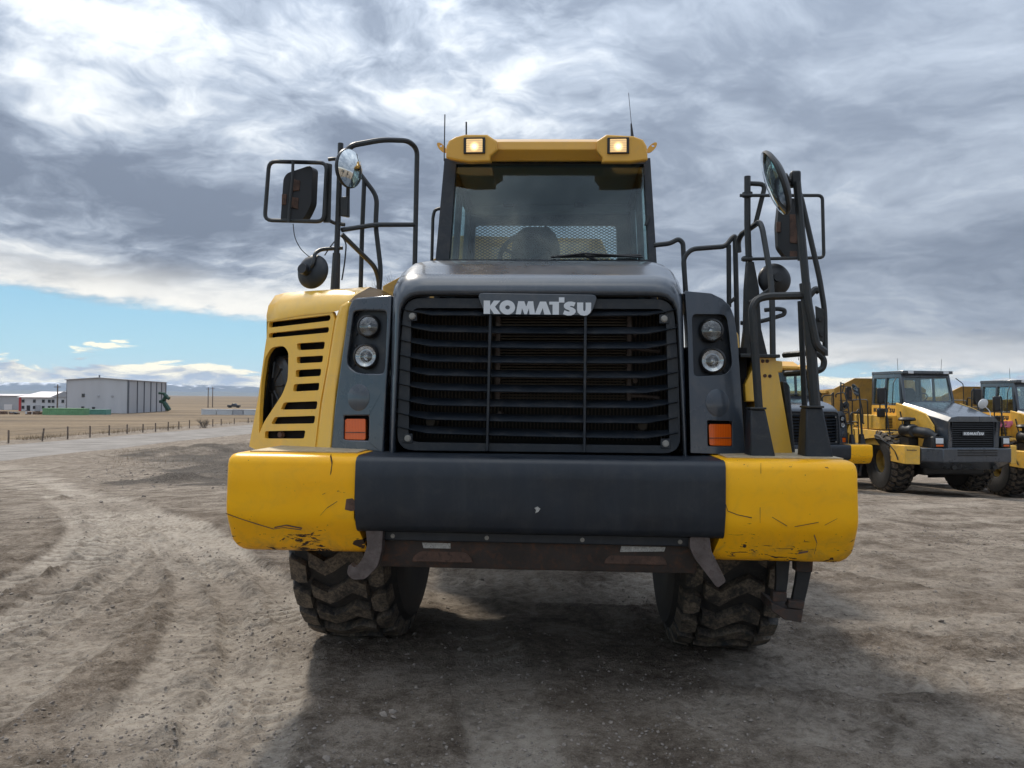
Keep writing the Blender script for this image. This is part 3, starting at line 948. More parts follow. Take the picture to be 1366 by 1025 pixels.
def mountain_mats():
    m, T = new_mat('snowy_rock')
    pos = T.n('ShaderNodeNewGeometry').outputs['Position']
    s = T.n('ShaderNodeSeparateXYZ'); T.put(s.inputs[0], pos)
    n = T.noise(T.mapping(pos, (0, 0, 0), (0, 0, 0), (1, 1, 2.5)), 0.004, 6, 0.65)
    f = T.ss(T.m('ADD', T.m('MULTIPLY', s.outputs[2], 0.0045), T.m('MULTIPLY', T.m('SUBTRACT', n, .5), 2.4)), 0.85, 1.35)
    pbsdf(T, Base_Color=T.mix(f, (0.045, 0.06, 0.075), (0.75, 0.77, 0.80)), Roughness=0.9)
    plain('foothill', (0.07, 0.08, 0.07), 0.9, 0, 0, 0.3, 0.002)


mountain_mats()
build_mountains()

# air: pale haze over the plain
hz = MB()
hz.box2((-26000, -900, -60), (26000, 21500, 420))
m, T = new_mat('haze')
pv = T.n('ShaderNodeVolumePrincipled')
T.put(pv.inputs['Color'], (0.55, 0.72, 0.98))
pv.inputs['Density'].default_value = 0.000030
pv.inputs['Anisotropy'].default_value = 0.2
o_ = T.n('ShaderNodeOutputMaterial'); T.t.links.new(pv.outputs[0], o_.inputs['Volume'])
hzo = hz.build('haze', 'haze', None, smooth=False)
tag(hzo, 'thin pale haze in the air over the plain', 'haze', kind='stuff')

# ------------------------------------------------------------------ the articulated dump truck in front
TRUCK_LOC, TRUCK_RZ = Vector((0.14, 4.10, 0.0)), rad(-4.0)
_ti = Matrix.Rotation(-TRUCK_RZ, 3, 'Z')


def Ts(px, py, y0, kx=0.0, x0=0.0, kz=0.0, z0=0.0):
    """truck coordinates of a place in the photograph on the plane y = y0 + kx*(x-x0) + kz*(z-z0)"""
    d = _ti @ (CF * FPX + CR * (px - 683.0) - CU * (py - 512.5))
    o = _ti @ (CP - TRUCK_LOC)
    t = (y0 + kx * (o.x - x0) + kz * (o.z - z0) - o.y) / (d.y - kx * d.x - kz * d.z)
    return o + d * t


def Z3(pts, z):  # zoomed reading -> photograph pixels
    ox, oy, s = z
    return [(ox + a * s, oy + b * s) for a, b in pts]


def rnd(poly, r, n=3):
    """round the corners of a 2D outline"""
    out = []
    k = len(poly)
    for i in range(k):
        a, b, c = Vector(poly[i - 1]), Vector(poly[i]), Vector(poly[(i + 1) % k])
        l = min(r, (a - b).length * .45, (c - b).length * .45)
        p0, p1 = b + (a - b).normalized() * l, b + (c - b).normalized() * l
        for j in range(n + 1):
            t = j / n
            q = p0 * (1 - t) ** 2 + b * 2 * t * (1 - t) + p1 * t * t
            out.append((q.x, q.y))
    return out


LETTERS = {}


def letters_mesh(mb, origin, ux, uz, out, height, mi=0):
    """the bold maker's lettering, cap height 'height', origin at its lower left"""
    def poly(pts): return [((x - 118) / 137.0, (268 - y) / 137.0) for x, y in pts]
    k = poly([(118, 268), (118, 128), (185, 128), (185, 184), (225, 128), (292, 128), (237, 192), (297, 268), (226, 268), (185, 208), (185, 268)])
    m_ = poly([(455, 268), (480, 132), (543, 132), (563, 188), (583, 132), (636, 132), (656, 268), (599, 268), (592, 205), (570, 268), (545, 268), (520, 205), (508, 268)])
    a = poly([(653, 268), (706, 134), (770, 134), (822, 268), (752, 268), (736, 200), (708, 268)])
    t = poly([(803, 134), (903, 134), (903, 88), (960, 88), (960, 142), (904, 142), (904, 268), (838, 268), (838, 164), (803, 164)])
    u = poly([(1092, 140), (1155, 140), (1155, 214), (1160, 226), (1167, 230), (1174, 226), (1180, 214), (1180, 140), (1237, 140), (1237, 218), (1228, 246), (1200, 270), (1165, 277), (1128, 270), (1100, 246), (1092, 218)])
    s = poly([(1075, 140), (1060, 182), (1036, 176), (1018, 176), (1020, 184), (1052, 196), (1076, 216), (1078, 240), (1062, 262), (1030, 275), (990, 276), (945, 262), (962, 222), (995, 234), (1012, 235), (1016, 229), (1008, 222), (975, 208), (956, 190), (955, 165), (970, 145), (1000, 132), (1040, 132)])

    def P(q, e=0.0):
        return Vector(origin) + Vector(ux) * (q[0] * height) + Vector(uz) * (q[1] * height) + Vector(out) * (0.004)
    bk = Vector(out) * -0.0035
    for g in (k, m_, a, t, s, u):
        mb.plate([P(q) for q in g], [], bk, mi)
    oc = [(366 + 82 * math.cos(i * math.pi / 12), 198 + 75 * math.sin(i * math.pi / 12)) for i in range(24)]
    ih = [(369 + 25 * math.cos(i * math.pi / 6), 198 + 22 * math.sin(i * math.pi / 6)) for i in range(12)]
    mb.plate([P(q) for q in poly(oc)], [[P(q) for q in poly(ih)]], bk, mi)
    return mb


LET_W = (1237 - 118) / 137.0


def make_tyre(R=0.935, half=0.30, lug=0.055, N=26, detail=True, flip=1):
    """tyre about the x axis: bulged carcass, chevron tread blocks, 'mud' attribute"""
    mb = MB()
    Rb = R - lug
    prof = [(0.335, -half * .72), (0.36, -half * .98), (0.50, -half * 1.14), (0.66, -half * 1.19), (0.78, -half * 1.14), (Rb - .055, -half * 1.03), (Rb - .012, -half * .9), (Rb, -half * .5),
            (Rb + .004, 0)]
    prof = prof + [(r, -h) for r, h in prof[-2::-1]]
    seg = 56
    mb.lathe(prof, (0, 0, 0), (1, 0, 0), seg)
    n_car = len(mb.v)
    mudl = []
    if detail:
        pitch = 2 * math.pi / N

        def Rtop(u): return R - 0.028 * abs(u) ** 3

        def block(us, lo, hi, ph, nv=3, drop=False):
            """us: stations across, lo/hi: circumferential limits in pitches"""
            cols = []
            for i, u in enumerate(us):
                cols.append([(u, ph + lo[i] + (hi[i] - lo[i]) * j / nv) for j in range(nv + 1)])
            nu = len(us)
            vs, fs = [], []
            for lev in (0, 1):
                for i in range(nu):
                    for j in range(nv + 1):
                        u, v = cols[i][j]
                        cu = sum(us) / nu; cv = (sum(lo) + sum(hi)) / (2 * nu) + ph
                        if lev == 0:
                            u2, v2, r = cu + (u - cu) * 1.05, cv + (v - cv) * 1.08, Rb - 0.03
                        else:
                            u2, v2, r = u, v, Rtop(u)
                        if drop and abs(u) > 1.0:
                            r = (Rtop(1.0) - 0.075) if lev else r - .09
                            u2 = u2 * (1.03 if lev else 1.0)
                        a = v2 * pitch
                        vs.append((u2 * half * flip, r * math.sin(a), r * math.cos(a)))
            S = nu * (nv + 1)
            def id_(l, i, j): return l * S + i * (nv + 1) + j
            for i in range(nu - 1):
                for j in range(nv):
                    fs.append((id_(1, i, j), id_(1, i + 1, j), id_(1, i + 1, j + 1), id_(1, i, j + 1)))
            for i in range(nu - 1):
                fs.append((id_(0, i, 0), id_(0, i + 1, 0), id_(1, i + 1, 0), id_(1, i, 0)))
                fs.append((id_(0, i + 1, nv), id_(0, i, nv), id_(1, i, nv), id_(1, i + 1, nv)))
            for j in range(nv):
                fs.append((id_(0, 0, j + 1), id_(0, 0, j), id_(1, 0, j), id_(1, 0, j + 1)))
                fs.append((id_(0, nu - 1, j), id_(0, nu - 1, j + 1), id_(1, nu - 1, j + 1), id_(1, nu - 1, j)))
            mb.add(vs, fs)
            mudl.extend([0.0] * S + [1.0] * S)
        for k in range(N):
            w = (random.random() - .5) * .04
            block([-.60, -.30, .02, .22, .55], [-.22, -.46, -.10, .04, -.22], [.24, .02, .34, .48, .22], k + w)
            block([-1.03, -.98, -.82, -.67], [.12, .12, .12, .28], [.78, .80, .86, .76], k + .02, 2, True)
            block([.62, .80, .98, 1.03], [.10, -.02, -.10, -.10], [.62, .66, .58, .58], k + .12, 2, True)
    me_mud = [0.10] * n_car + mudl
    return mb, me_mud


def wheel_meshes():
    random.seed(5)
    mb, mud = make_tyre()
    ob = mb.build('tyre', 'rubber', None, fix=False, angle=18, bevel=0)
    at_ = ob.data.attributes.new('mud', 'FLOAT', 'POINT'); at_.data.foreach_set('value', mud)
    rim = MB()
    rim.lathe([(0.345, -.24), (0.335, -.16), (.30, -.14), (.27, -.02), (.20, .02), (.19, .10), (.12, .12), (0.0, .12)], (0, 0, 0), (1, 0, 0), 32)
    rim.lathe([(0.345, .24), (0.345, -.24)], (0, 0, 0), (1, 0, 0), 32)
    for k in range(12):
        a = k * math.pi / 6
        rim.lathe([(.018, -.01), (.018, .03), (0, .03)], (.0, .235 * math.sin(a), .235 * math.cos(a)), (1, 0, 0), 6)
    rm = rim.build('wheel', 'rim_yellow', None)
    me_t, me_r = ob.data, rm.data
    bpy.data.objects.remove(ob); bpy.data.objects.remove(rm)
    return me_t, me_r


ME_TYRE, ME_RIM = wheel_meshes()


def add_wheel(parent, loc, turn=0.0, spin=0.0):
    side = 1 if loc[0] > 0 else -1
    w = bpy.data.objects.new('wheel', ME_RIM); COL.objects.link(w)
    w.parent = parent; w.location = loc
    w.rotation_mode = 'ZYX'
    w.rotation_euler = (spin, 0, (0 if side > 0 else math.pi) + turn)
    t = bpy.data.objects.new('tyre', ME_TYRE); COL.objects.link(t); t.parent = w
    return w


def bolt(parent, p, axis=(0, -1, 0), r=0.014, mat='bolt', name='bolt', h=0.012):
    return MB().lathe([(r * 1.35, -.004), (r * 1.35, h * .25), (r, h * .3), (r, h), (0, h)], p, axis, 10).build(name, mat, parent, angle=50)


def build_truck():
    root = empty('dump_truck', TRUCK_LOC, TRUCK_RZ)
    tag(root, 'large yellow and charcoal dump truck facing the camera with lit roof lamps', 'dump truck', 'articulated dump trucks')
    rng = random.Random(4)

    # ---- bumper
    zt, zb = 1.372, 0.828
    for s in (-1, 1):
        xo, xi = (1.705, 0.985) if s < 0 else (1.662, 0.975)
        prof = [(0.95, zt), (0.10, zt), (0.045, zt - .004), (0.015, zt - .02), (0.0, zt - .05), (0.0, zt - .16), (0.0, zt - .30), (0.003, zb + .205), (0.012, zb + .17), (0.034, zb + .12), (0.066, zb + .055), (0.082, zb + .022), (0.105, zb + .004), (0.15, zb), (0.55, zb)]
        rows = []
        Rr = 0.10
        for d in [0.0, 0.006, 0.02, 0.04, 0.07, .10, .2, .35, .5, .62, xo - xi]:
            q = max(0.0, 1 - d / Rr); ins = Rr * (1 - math.sqrt(max(0, 1 - q * q)))
            q2 = max(0.0, 1 - d / .03); ins2 = .03 * (1 - math.sqrt(max(0, 1 - q2 * q2)))
            row = []
            for (y, z) in prof:
                f = (zt - z) / (zt - zb)
                zz = z + (ins * max(0, (f - .35) / .65) if f > .35 else -ins2 * (1 - f / .35) * .7)
                x = xo - d + 0.012 * f
                if d == xo - xi and f > .66: x = xi - .055 * (f - .66) / .34
                row.append((s * x, y + ins2 * (1 if y < .2 else 0), zz))
            rows.append(row)
        mb = MB(); mb.loft(rows)
        mb.add(rows[0], [tuple(range(len(prof)))])
        mb.add(rows[-1], [tuple(range(len(prof)))])
        be = mb.build('bumper_end', 'yellow_scuffed', root, angle=50)
        # anti-slip tread plate on top
        MB().box2((s * 1.02, 0.16, zt + .001), (s * 1.64, 0.90, zt + .007)).build('tread_plate', 'tread_plate', be)
    # charcoal middle of the bumper
    prof = [(0.42, zt - .003), (0.05, zt - .003), (0.008, zt - .010), (-0.012, zt - .035), (-0.016, zt - .12), (-0.016, zt - .28), (-0.012, zb + .175), (0.0, zb + .148), (0.028, zb + .13), (0.16, zb + .128)]
    rows = []
    for x in np.linspace(-.982, .982, 15):
        b = 0.004 * math.sin(x * 3.1 + .6) + .0025 * math.sin(x * 7.7)
        rows.append([(x * (1.0 if z > zb + .2 else .995), y + (b if i in (4, 5, 6) else 0), z) for i, (y, z) in enumerate(prof)])
    mb = MB(); mb.loft(rows)
    mb.add(rows[0], [tuple(range(len(prof)))]); mb.add(rows[-1], [tuple(range(len(prof)))])
    mb.build('bumper', 'bumper_black', root, angle=50)
    # the lip below it with four bolts
    lip = MB().box2((-.88, .075, zb + .075), (.87, .16, zb + .129)).build('bumper_lip', 'bumper_black', root, bevel=.006)
    for px, py in ((523, 703), (649, 706), (777, 708.5), (908, 711)):
        p = Ts(px, py, .055)
        bolt(lip, (p.x, .075, zb + .100), r=.009, mat='bolt', h=.008)
    # chip in the paint of the bumper
    MB().plate([Ts(*q, -.0175) for q in ((713, 678), (717, 676), (721, 679), (718, 683), (714, 685), (715, 681))], [], (0, .002, 0)).build('paint_chip', 'sticker', root)
    # rusty apron under the bumper
    ap = MB()
    pr = [(.105, zb + .076), (.12, zb + .02), (.135, zb - .05), (.15, zb - .085), (.40, zb - .10), (.40, zb + .076)]
    ap.loft([[(x, y, z) for y, z in pr] for x in np.linspace(-.88, .86, 9)], closed=True, caps=True)
    apo = ap.build('apron', 'apron', root, bevel=.006)
    for cx, cy in ((590, 749), (848, 752)):
        c = Ts(cx, cy, .125)
        pts = [(c.x + .17 * math.cos(a), .122, c.z - .005 + .085 * math.sin(a)) for a in [i * math.pi / 10 for i in range(11)]]
        MB().plate(pts, [], (0, .03, -.002)).build('lug_plate', 'rust_brown', apo, bevel=.004)
    for q in (((563, 724), (601, 725), (601, 732), (565, 731.5)), ((829, 728.5), (889, 726.5), (886, 736), (827, 736.5))):
        MB().plate([Ts(a, b, .108) for a, b in q], [], (0, .0025, 0)).build('sticker', 'sticker', apo)
    # tow hooks
    lh = rnd([(487, 700), (511, 700), (509, 735), (503, 757), (487, 773), (470, 774), (462, 765), (466, 752), (473, 759), (483, 747), (490, 728)], 5)
    rh = rnd([(921, 712), (946, 712), (949, 735), (969, 776), (957, 785), (944, 768), (927, 746), (920, 730)], 4)
    for o in (lh, rh):
        MB().plate([Ts(a, b, .02) for a, b in o], [], (0, .07, 0)).build('tow_hook', 'hook_steel', root, bevel=.008)
    # scrapes in the yellow paint
    scr = [([(301, 685), (320, 692), (345, 700), (365, 706), (378, 704), (402, 707)], .0028), ([(366, 704), (382, 701), (403, 705)], .003), ([(427, 688), (436, 678), (450, 669)], .003),
           ([(428, 664), (430, 660), (434, 658)], .0022), ([(441, 633), (443, 618), (441, 607)], .005), ([(967, 670), (971, 682), (984, 687), (1003, 691)], .0022),
           ([(1015, 618), (1015, 632)], .0018), ([(1014, 677), (1014, 698)], .0018), ([(1060, 703), (1092, 697)], .0018), ([(1100, 701), (1117, 692)], .0018), ([(1086, 714), (1090, 725), (1086, 740)], .004), ([(1065, 738), (1078, 736)], .005), ([(1030, 690), (1050, 702)], .0014)]
    for k, (pl, w) in enumerate(scr):
        mb = MB()
        up, dn = [], []
        for a, b in pl:
            p = Ts(a, b, 0.0); f = max(0, (zb + .16 - p.z))
            p = Ts(a, b, -0.0015 + f * f * 4.2)
            j = w * (.6 + .8 * rng.random())
            up.append(p + Vector((j * .5, 0, j))); dn.append(p - Vector((j * .5, 0, j)))
        mb.loft([up, dn])
        mb.build('scratch', 'scuff', root, fix=False)
    MB().plate([Ts(a, b, -.0015) for a, b in ((462, 666), (470, 665), (474, 669), (477, 666), (477.5, 681), (468, 682), (460, 680))], [], (0, .0012, 0)).build('rust_patch', 'rust_brown', root)

    # ---- hood and grille
    yo = 0.26
    outer = [(520, 607), (518, 560), (519.5, 480), (523, 412), (529, 385), (538, 371), (553, 365), (690, 364), (880, 366), (896, 372), (905, 386), (911, 412), (914.5, 480), (917, 560), (917, 610)]
    inner = rnd([(523, 603), (528, 480), (533, 391), (904, 392.5), (910, 480), (914, 608)], 26, 6)
    def resample(poly, n):
        P_ = [Vector(q) for q in poly]
        ls = [0.0]
        for q, w in zip(P_, P_[1:]): ls.append(ls[-1] + (w - q).length)
        out = []
        for i in range(n):
            t = ls[-1] * i / (n - 1)
            k = max(j for j in range(len(ls)) if ls[j] <= t + 1e-9); k = min(k, len(P_) - 2)
            f = (t - ls[k]) / max(1e-9, ls[k + 1] - ls[k])
            out.append(P_[k].lerp(P_[k + 1], f))
        return out
    def arch(x0, y0, x1, y1, x2, y2, x3, y3, r):
        """open outline: up the left side, over, down the right, with round shoulders"""
        c1, c2 = Vector((x1, y1)), Vector((x2, y2)); a_, b_ = Vector((x0, y0)), Vector((x3, y3))
        out = [a_]
        for c_, p_, n_ in ((c1, a_, c2), (c2, c1, b_)):
            u0, u1 = c_ + (p_ - c_).normalized() * r, c_ + (n_ - c_).normalized() * r
            for j in range(9):
                t = j / 8
                out.append(u0 * (1 - t) ** 2 + c_ * 2 * t * (1 - t) + u1 * t * t)
        return out + [b_]
    NO = 72
    po = resample(arch(518.5, 610, 524, 363, 909.5, 364.5, 917.5, 612, 36), NO)
    pi_ = resample(arch(524, 606, 534, 392.5, 903, 394, 913.5, 609, 28), NO)
    prow = []
    for f, dy in ((0, .16), (.06, .115), (.18, .07), (.36, .035), (.58, .012), (.80, .002), (1.0, .006)):
        prow.append([Ts(q.x + (w.x - q.x) * f, q.y + (w.y - q.y) * f, yo + dy) for q, w in zip(po, pi_)])
    of = prow[0]
    mb = MB()
    back = []
    for y, dz, dx in ((1.78, .235, .02), (1.2, .200, .015), (yo + .7, .160, .01), (yo + .42, .105, .006), (yo + .26, .052, .003)):
        back.append([(p.x * (1 + dx), y, p.z + dz * max(0, (p.z - 1.5) / .9)) for p in of])
    mb.loft(back + prow + [[p + Vector((0, .09, 0)) for p in prow[-1]]])
    mb.build('hood', 'charcoal', root, angle=180)
    # black strip painting in the dark gap between hood and grille
    MB().loft([[Ts(w.x, w.y, yo + .022) for w in pi_], [Ts(w.x * .99 + 718 * .01, w.y * .975 + 510 * .025, yo + .03) for w in pi_]]).build('gap_strip', 'void', root)
    # recessed grille surround
    hole = rnd([(545, 590), (549, 411), (888, 412.5), (893, 595)], 12, 4)
    g = MB()
    outer2 = rnd([(529, 601), (533, 480), (539, 397.5), (898, 399), (905, 480), (908.5, 605.5)], 24, 6)
    g.plate([Ts(a, b, yo + .035) for a, b in outer2], [[Ts(a, b, yo + .035) for a, b in hole]], (0, .05, 0))
    gr = g.build('grille', 'charcoal_matte', root, bevel=.006)
    # slats: blades with pointed ends that sag a little towards the middle
    L = [(534, 411.5), (535, 433), (534, 453), (533, 473), (531, 491.5), (530, 511), (529, 531), (529, 550), (528.5, 568.5)]
    Rr = [(905, 412), (903, 437), (903, 456.5), (903.5, 476), (904, 496), (904, 516), (904, 536), (904, 556.5), (904.5, 577)]
    for (lx, ly), (rx, ry) in zip(L, Rr):
        rows = []
        n = 18
        for i in range(n + 1):
            t = i / n
            e = min(t, 1 - t)
            px = lx + (rx - lx) * t
            sag = 5.5 * min(1, e * 9) ** .8 + 1.5 * math.sin(math.pi * t)
            hgt = 0.3 + 3.0 * min(1, e * 9)
            py = ly + (ry - ly) * t + sag
            a = Ts(px, py - hgt * .75, yo + .055)
            b = Ts(px, py + hgt * .75, yo + .018)
            dpt = .008 + .05 * min(1, e * 9)
            rows.append([a, b, b + Vector((0, .007, -.005)), a + Vector((0, dpt, .014)), a + Vector((0, dpt * .7, .019))])
        MB().loft(rows, closed=True, caps=True).build('slat', 'charcoal_matte', gr, angle=30)
    for (a, b), (c, d) in (((654, 418), (649.5, 602)), ((781, 420), (779.5, 604))):
        p, q = Ts(a, b, yo + .008), Ts(c, d, yo + .008)
        w = .0075
        MB().hexa([q + Vector((-w, 0, 0)), q + Vector((w, 0, 0)), q + Vector((w, .03, 0)), q + Vector((-w, .03, 0)),
                   p + Vector((-w, 0, 0)), p + Vector((w, 0, 0)), p + Vector((w, .03, 0)), p + Vector((-w, .03, 0))]).build('bar', 'charcoal_matte', gr, bevel=.003)
    for a, b in ((550, 422), (886, 425.5), (544, 585), (888, 592)):
        p = Ts(a, b, yo + .03)
        MB().box(p + Vector((0, .006, 0)), (.055, .012, .055)).build('bolt_pad', 'charcoal_matte', gr, bevel=.003)
        bolt(gr, p, r=.0145, h=.012)
    npl = rnd([(636, 391), (798, 393.5), (788, 421), (647, 419.5)], 9, 4)
    npo = MB().plate([Ts(a, b, yo - .004) for a, b in npl], [], (0, .022, 0)).build('nameplate', 'charcoal', root, bevel=.003)
    o = Ts(645.2, 419, yo - .004); e = Ts(788.5, 420.5, yo - .004)
    ux = (e - o).normalized()
    letters_mesh(MB(), o, ux, (0, 0, 1), (0, -1, 0), (e - o).length / LET_W).build('lettering', 'white_letter', npo, smooth=False)
    # coolers behind the grille
    bx = lambda x0, y0, x1, y1, y: (Ts(x0, y0, y), Ts(x1, y1, y))
    rd = MB()
    a, b = bx(540, 405, 895, 600, .56)
    rd.box2((a.x, .60, b.z), (b.x, .80, a.z))
    ra = rd.build('radiator', 'radiator_dark', root)
    fins = MB()
    for i in range(74):
        x = a.x + (b.x - a.x) * (i + .5) / 74
        fins.box2((x - .0035, .585, b.z + .05), (x + .0035, .60, a.z - .02))
    tag(fins.build('fin', 'radiator_fin', ra, smooth=False, fix=False), kind='stuff')
    oc = MB()
    a, b = bx(668, 421, 836, 534, .50)
    n = 30
    for i in range(n):
        z = b.z + (a.z - b.z) * (i + .5) / n
        oc.box2((a.x, .49, z - .0045), (b.x, .56, z + .0045))
    oco = oc.build('oil_cooler', 'radiator_fin', root, smooth=False, fix=False)
    for x in (a.x - .012, b.x + .012):
        MB().box2((x - .014, .475, b.z - .02), (x + .014, .57, a.z + .02)).build('cooler_frame', 'hook_steel', oco, bevel=.003)
    for k, (py) in enumerate((466, 528)):
        p, q = Ts(842, py, .49), Ts(880, py + 3, .49)
        MB().tube([p, (p.x + .05, .49, p.z), q], .013, 8, .02).build('pipe', 'hook_steel', oco)
    for px, py in ((578, 562), (855, 567)):
        bolt(ra, Ts(px, py, .50), r=.028, mat='radiator_fin', name='horn', h=.10)
    for px, py in ((545, 430), (660, 445), (660, 480), (846, 446), (846, 508), (668, 552)):
        bolt(ra, Ts(px, py, .52), r=.014, mat='hook_steel', h=.07)
    MB().box2((-.80, .80, 1.32), (.80, 1.7, 2.2)).build('engine_block', 'void', root)

    # ---- headlight panels
    zl, zr = (320, 370, .2439), (890, 370, .2439)
    for s in (-1, 1):
        if s < 0:
            K = dict(y0=.31, kx=-.42, x0=-.84, kz=.06, z0=1.4)
            out = Z3([(596, 165), (612, 128), (640, 112), (830, 98), (822, 300), (800, 600), (784, 968), (495, 964), (520, 700), (572, 330)], zl)
            rec = rnd(Z3([(622, 182), (804, 184), (790, 528), (640, 524), (584, 478)], zl), 7)
            lamps = [(492, 435.5, 10.2), (488.3, 475.5, 11.2)]
            ring = (478.5, 530.5, 14.5)
            tsr = rnd([(459, 555), (492, 555), (491.5, 588), (458.5, 587)], 2.5)
            tsl = rnd([(460.5, 559), (487.5, 559), (487.5, 587), (459.5, 586.5)], 2.5)
            bl = Z3([(645, 205), (640, 310), (745, 312), (637, 375), (735, 480), (628, 478)], zl)
            top_in = Ts(532, 380, .34)
        else:
            K = dict(y0=.31, kx=.42, x0=.84, kz=.06, z0=1.4)
            out = Z3([(98, 75), (240, 88), (305, 120), (345, 160), (366, 215), (385, 330), (428, 974), (128, 962), (122, 650), (112, 300)], zr)
            rec = rnd(Z3([(135, 202), (322, 204), (335, 270), (357, 480), (325, 532), (146, 545)], zr), 7)
            lamps = [(948.7, 441, 11.2), (950.3, 481.5, 12.2)]
            ring = (957, 537.5, 15.5)
            tsr = rnd([(943.5, 561), (976.5, 562), (977, 596), (944, 595.5)], 2.5)
            tsl = rnd([(945.5, 566), (975.5, 566), (976, 595), (946.5, 594.5)], 2.5)
            bl = Z3([(190, 338), (300, 338), (300, 400), (196, 512), (310, 512), (295, 232)], zr)
        Q = lambda a, b, dy=0.0: Ts(a, b, K['y0'] + dy, K['kx'], K['x0'], K['kz'], K['z0'])
        mb = MB()
        mb.plate([Q(*p) for p in out], [[Q(*p) for p in rec], [Q(*p) for p in tsr]], (0, .12, 0))
        hp = mb.build('headlight_panel', 'charcoal', root, bevel=.010, segs=3)
        MB().plate([Q(*p) for p in rec], [], (0, .04, 0)).build('recess', 'charcoal_matte', hp).location = (0, .045, 0)
        MB().plate([Q(*p) for p in tsr], [], (0, .02, 0)).build('recess', 'void', hp).location = (0, .07, 0)
        nrm = Vector((K['kx'], -1, K['kz'])).normalized()
        c = Q(ring[0], ring[1]); r = (Q(ring[0] + ring[2], ring[1]) - c).length
        MB().lathe([(r, -.004), (r, .0015), (r - .006, .004), (0, .004)], c, nrm, 28).build('cover_disc', 'charcoal', hp, angle=60)
        for a, b in bl:
            bolt(hp, Q(a, b, .045), nrm, .009, 'black', 'bolt', .010)
        for i, (a, b, r) in enumerate(lamps):
            c = Q(a, b, .012); r = (Q(a + r, b, .012) - c).length
            ax = Vector((0, -1, .04)).normalized()
            lm = MB().lathe([(r * 1.25, -.06), (r * 1.25, .008), (r * 1.06, .018), (r, .014)], c, ax, 28).build('headlight', 'black', hp, angle=50)
            rf = MB()
            if i == 0:
                rf.lathe([(r, .012), (r * .8, -.010), (r * .5, -.03), (r * .16, -.04), (r * .16, -.012), (0, -.008)], c, ax, 24)
            else:
                rf.lathe([(r, .014), (r * .72, .004), (r * .70, -.004), (r * .60, -.004), (r * .35, -.03), (r * .12, -.035), (r * .12, -.01), (0, -.008)], c, ax, 24)
            o1 = rf.build('reflector', 'chrome', None, angle=30); o1.parent = hp
            o2 = MB().lathe([(r, .013), (r * .7, .021), (r * .35, .025), (0, .026)], c, ax, 24).build('lens', 'lamp_glass', None, angle=180); o2.parent = hp
        tl = MB().plate([Q(a, b, .012) for a, b in tsl], [], (0, .05, 0))
        to = tl.build('turn_signal', 'orange_lens', root, bevel=.010, segs=3)
        p0, p1 = Q(tsl[0][0], (tsl[0][1] + tsl[8][1]) / 2 + 4, .010), Q(tsl[7][0], (tsl[0][1] + tsl[8][1]) / 2 + 4, .010)
        MB().tube([p0, p1], .0025, 6).build('lens_seam', 'rust_brown', to)
        # top of the side cowl behind the panel
        top = [q for q in out if q[1] < out[0][1] + 45][:5]
        if s < 0:
            edge = [Q(*p) for p in (out[0], out[1], out[2], out[3])]
        else:
            edge = [Q(*p) for p in (out[0], out[1], out[2], out[3], out[4], out[5])]
        rows = [[p + Vector((0, .10, -.002)) for p in edge], [p + Vector((-s * .004, .3, .016)) for p in edge], [p + Vector((-s * .004, .8, .03)) for p in edge], [p + Vector((0, 1.3, .03)) for p in edge]]
        MB().loft(rows).build('cowl', 'charcoal', root, angle=60)
    # ---- left fender with its louvres
    KL = dict(y0=.41, kx=-.40, x0=-1.06, kz=.10, z0=1.4)
    Q = lambda a, b, dy=0.0: Ts(a, b, KL['y0'] + dy, KL['kx'], KL['x0'], KL['kz'], KL['z0'])
    outl = Z3([(152, 240), (330, 206), (505, 188), (518, 230), (480, 470), (440, 680), (408, 955), (88, 944), (50, 925), (100, 660), (135, 400), (146, 330)], zl)
    hl = [[(160, 245), (492, 206), (497, 222), (489, 238), (158, 277)], [(160, 306), (484, 272), (488, 286), (482, 303), (156, 333)],
          [(310, 362), (466, 352), (460, 393), (316, 400)], [(310, 436), (456, 428), (451, 465), (311, 472)], [(306, 508), (445, 500), (441, 540), (304, 548)],
          [(296, 585), (435, 577), (431, 619), (289, 626)], [(240, 685), (425, 678), (419, 722), (222, 725)], [(190, 765), (413, 758), (406, 800), (170, 804)],
          [(137, 842), (359, 838), (350, 883), (135, 883)]]
    holes = [[Q(*p) for p in rnd(Z3(h, zl), 2.6, 3)] for h in hl]
    holes.append([Q(*p) for p in rnd(Z3([(138, 440), (172, 384), (240, 374), (266, 410), (262, 560), (232, 640), (130, 795), (104, 862), (108, 720), (118, 570)], zl), 5, 3)])
    mb = MB(); mb.plate([Q(*p) for p in outl], holes, (.012, .028, 0))
    fe = mb.build('fender_panel', 'yellow', root, bevel=.005)
    # rounded yellow column between the louvres and the lamps
    colz = [(545, 150), (604, 122), (592, 190), (574, 330), (522, 660), (497, 962), (403, 958), (440, 680), (478, 470), (516, 232)]
    Q2 = lambda a, b, dy=0.0: Ts(a, b, .37 + dy, -.45, -1.0, .09, 1.4)
    MB().plate([Q2(*p) for p in Z3(colz, zl)], [], (0, .16, 0)).build('fender_post', 'yellow', root, bevel=.026, segs=4)
    # domed top of the fender
    rowsp = [[(356.2, 429.5), (378, 425), (400.5, 421), (422, 418.7), (443.5, 416.7), (462, 411.5)], [(355.7, 427), (377, 422), (400.5, 417.5), (422, 415), (444.5, 413), (463, 409)],
             [(355.5, 421), (372, 416.5), (400, 411), (426, 407), (449, 404.5), (466, 402)],
             [(358, 408), (374, 403), (401, 399), (428, 396.5), (452, 395), (474, 394)],
             [(367, 394.5), (380, 391.5), (404, 389), (431, 388), (456, 387.5), (485, 388)]]
    rows = []
    for j, r in enumerate(rowsp):
        rows.append([Q(a, b, (-.004, -.004, .006, .03, .11)[j]) for a, b in r])
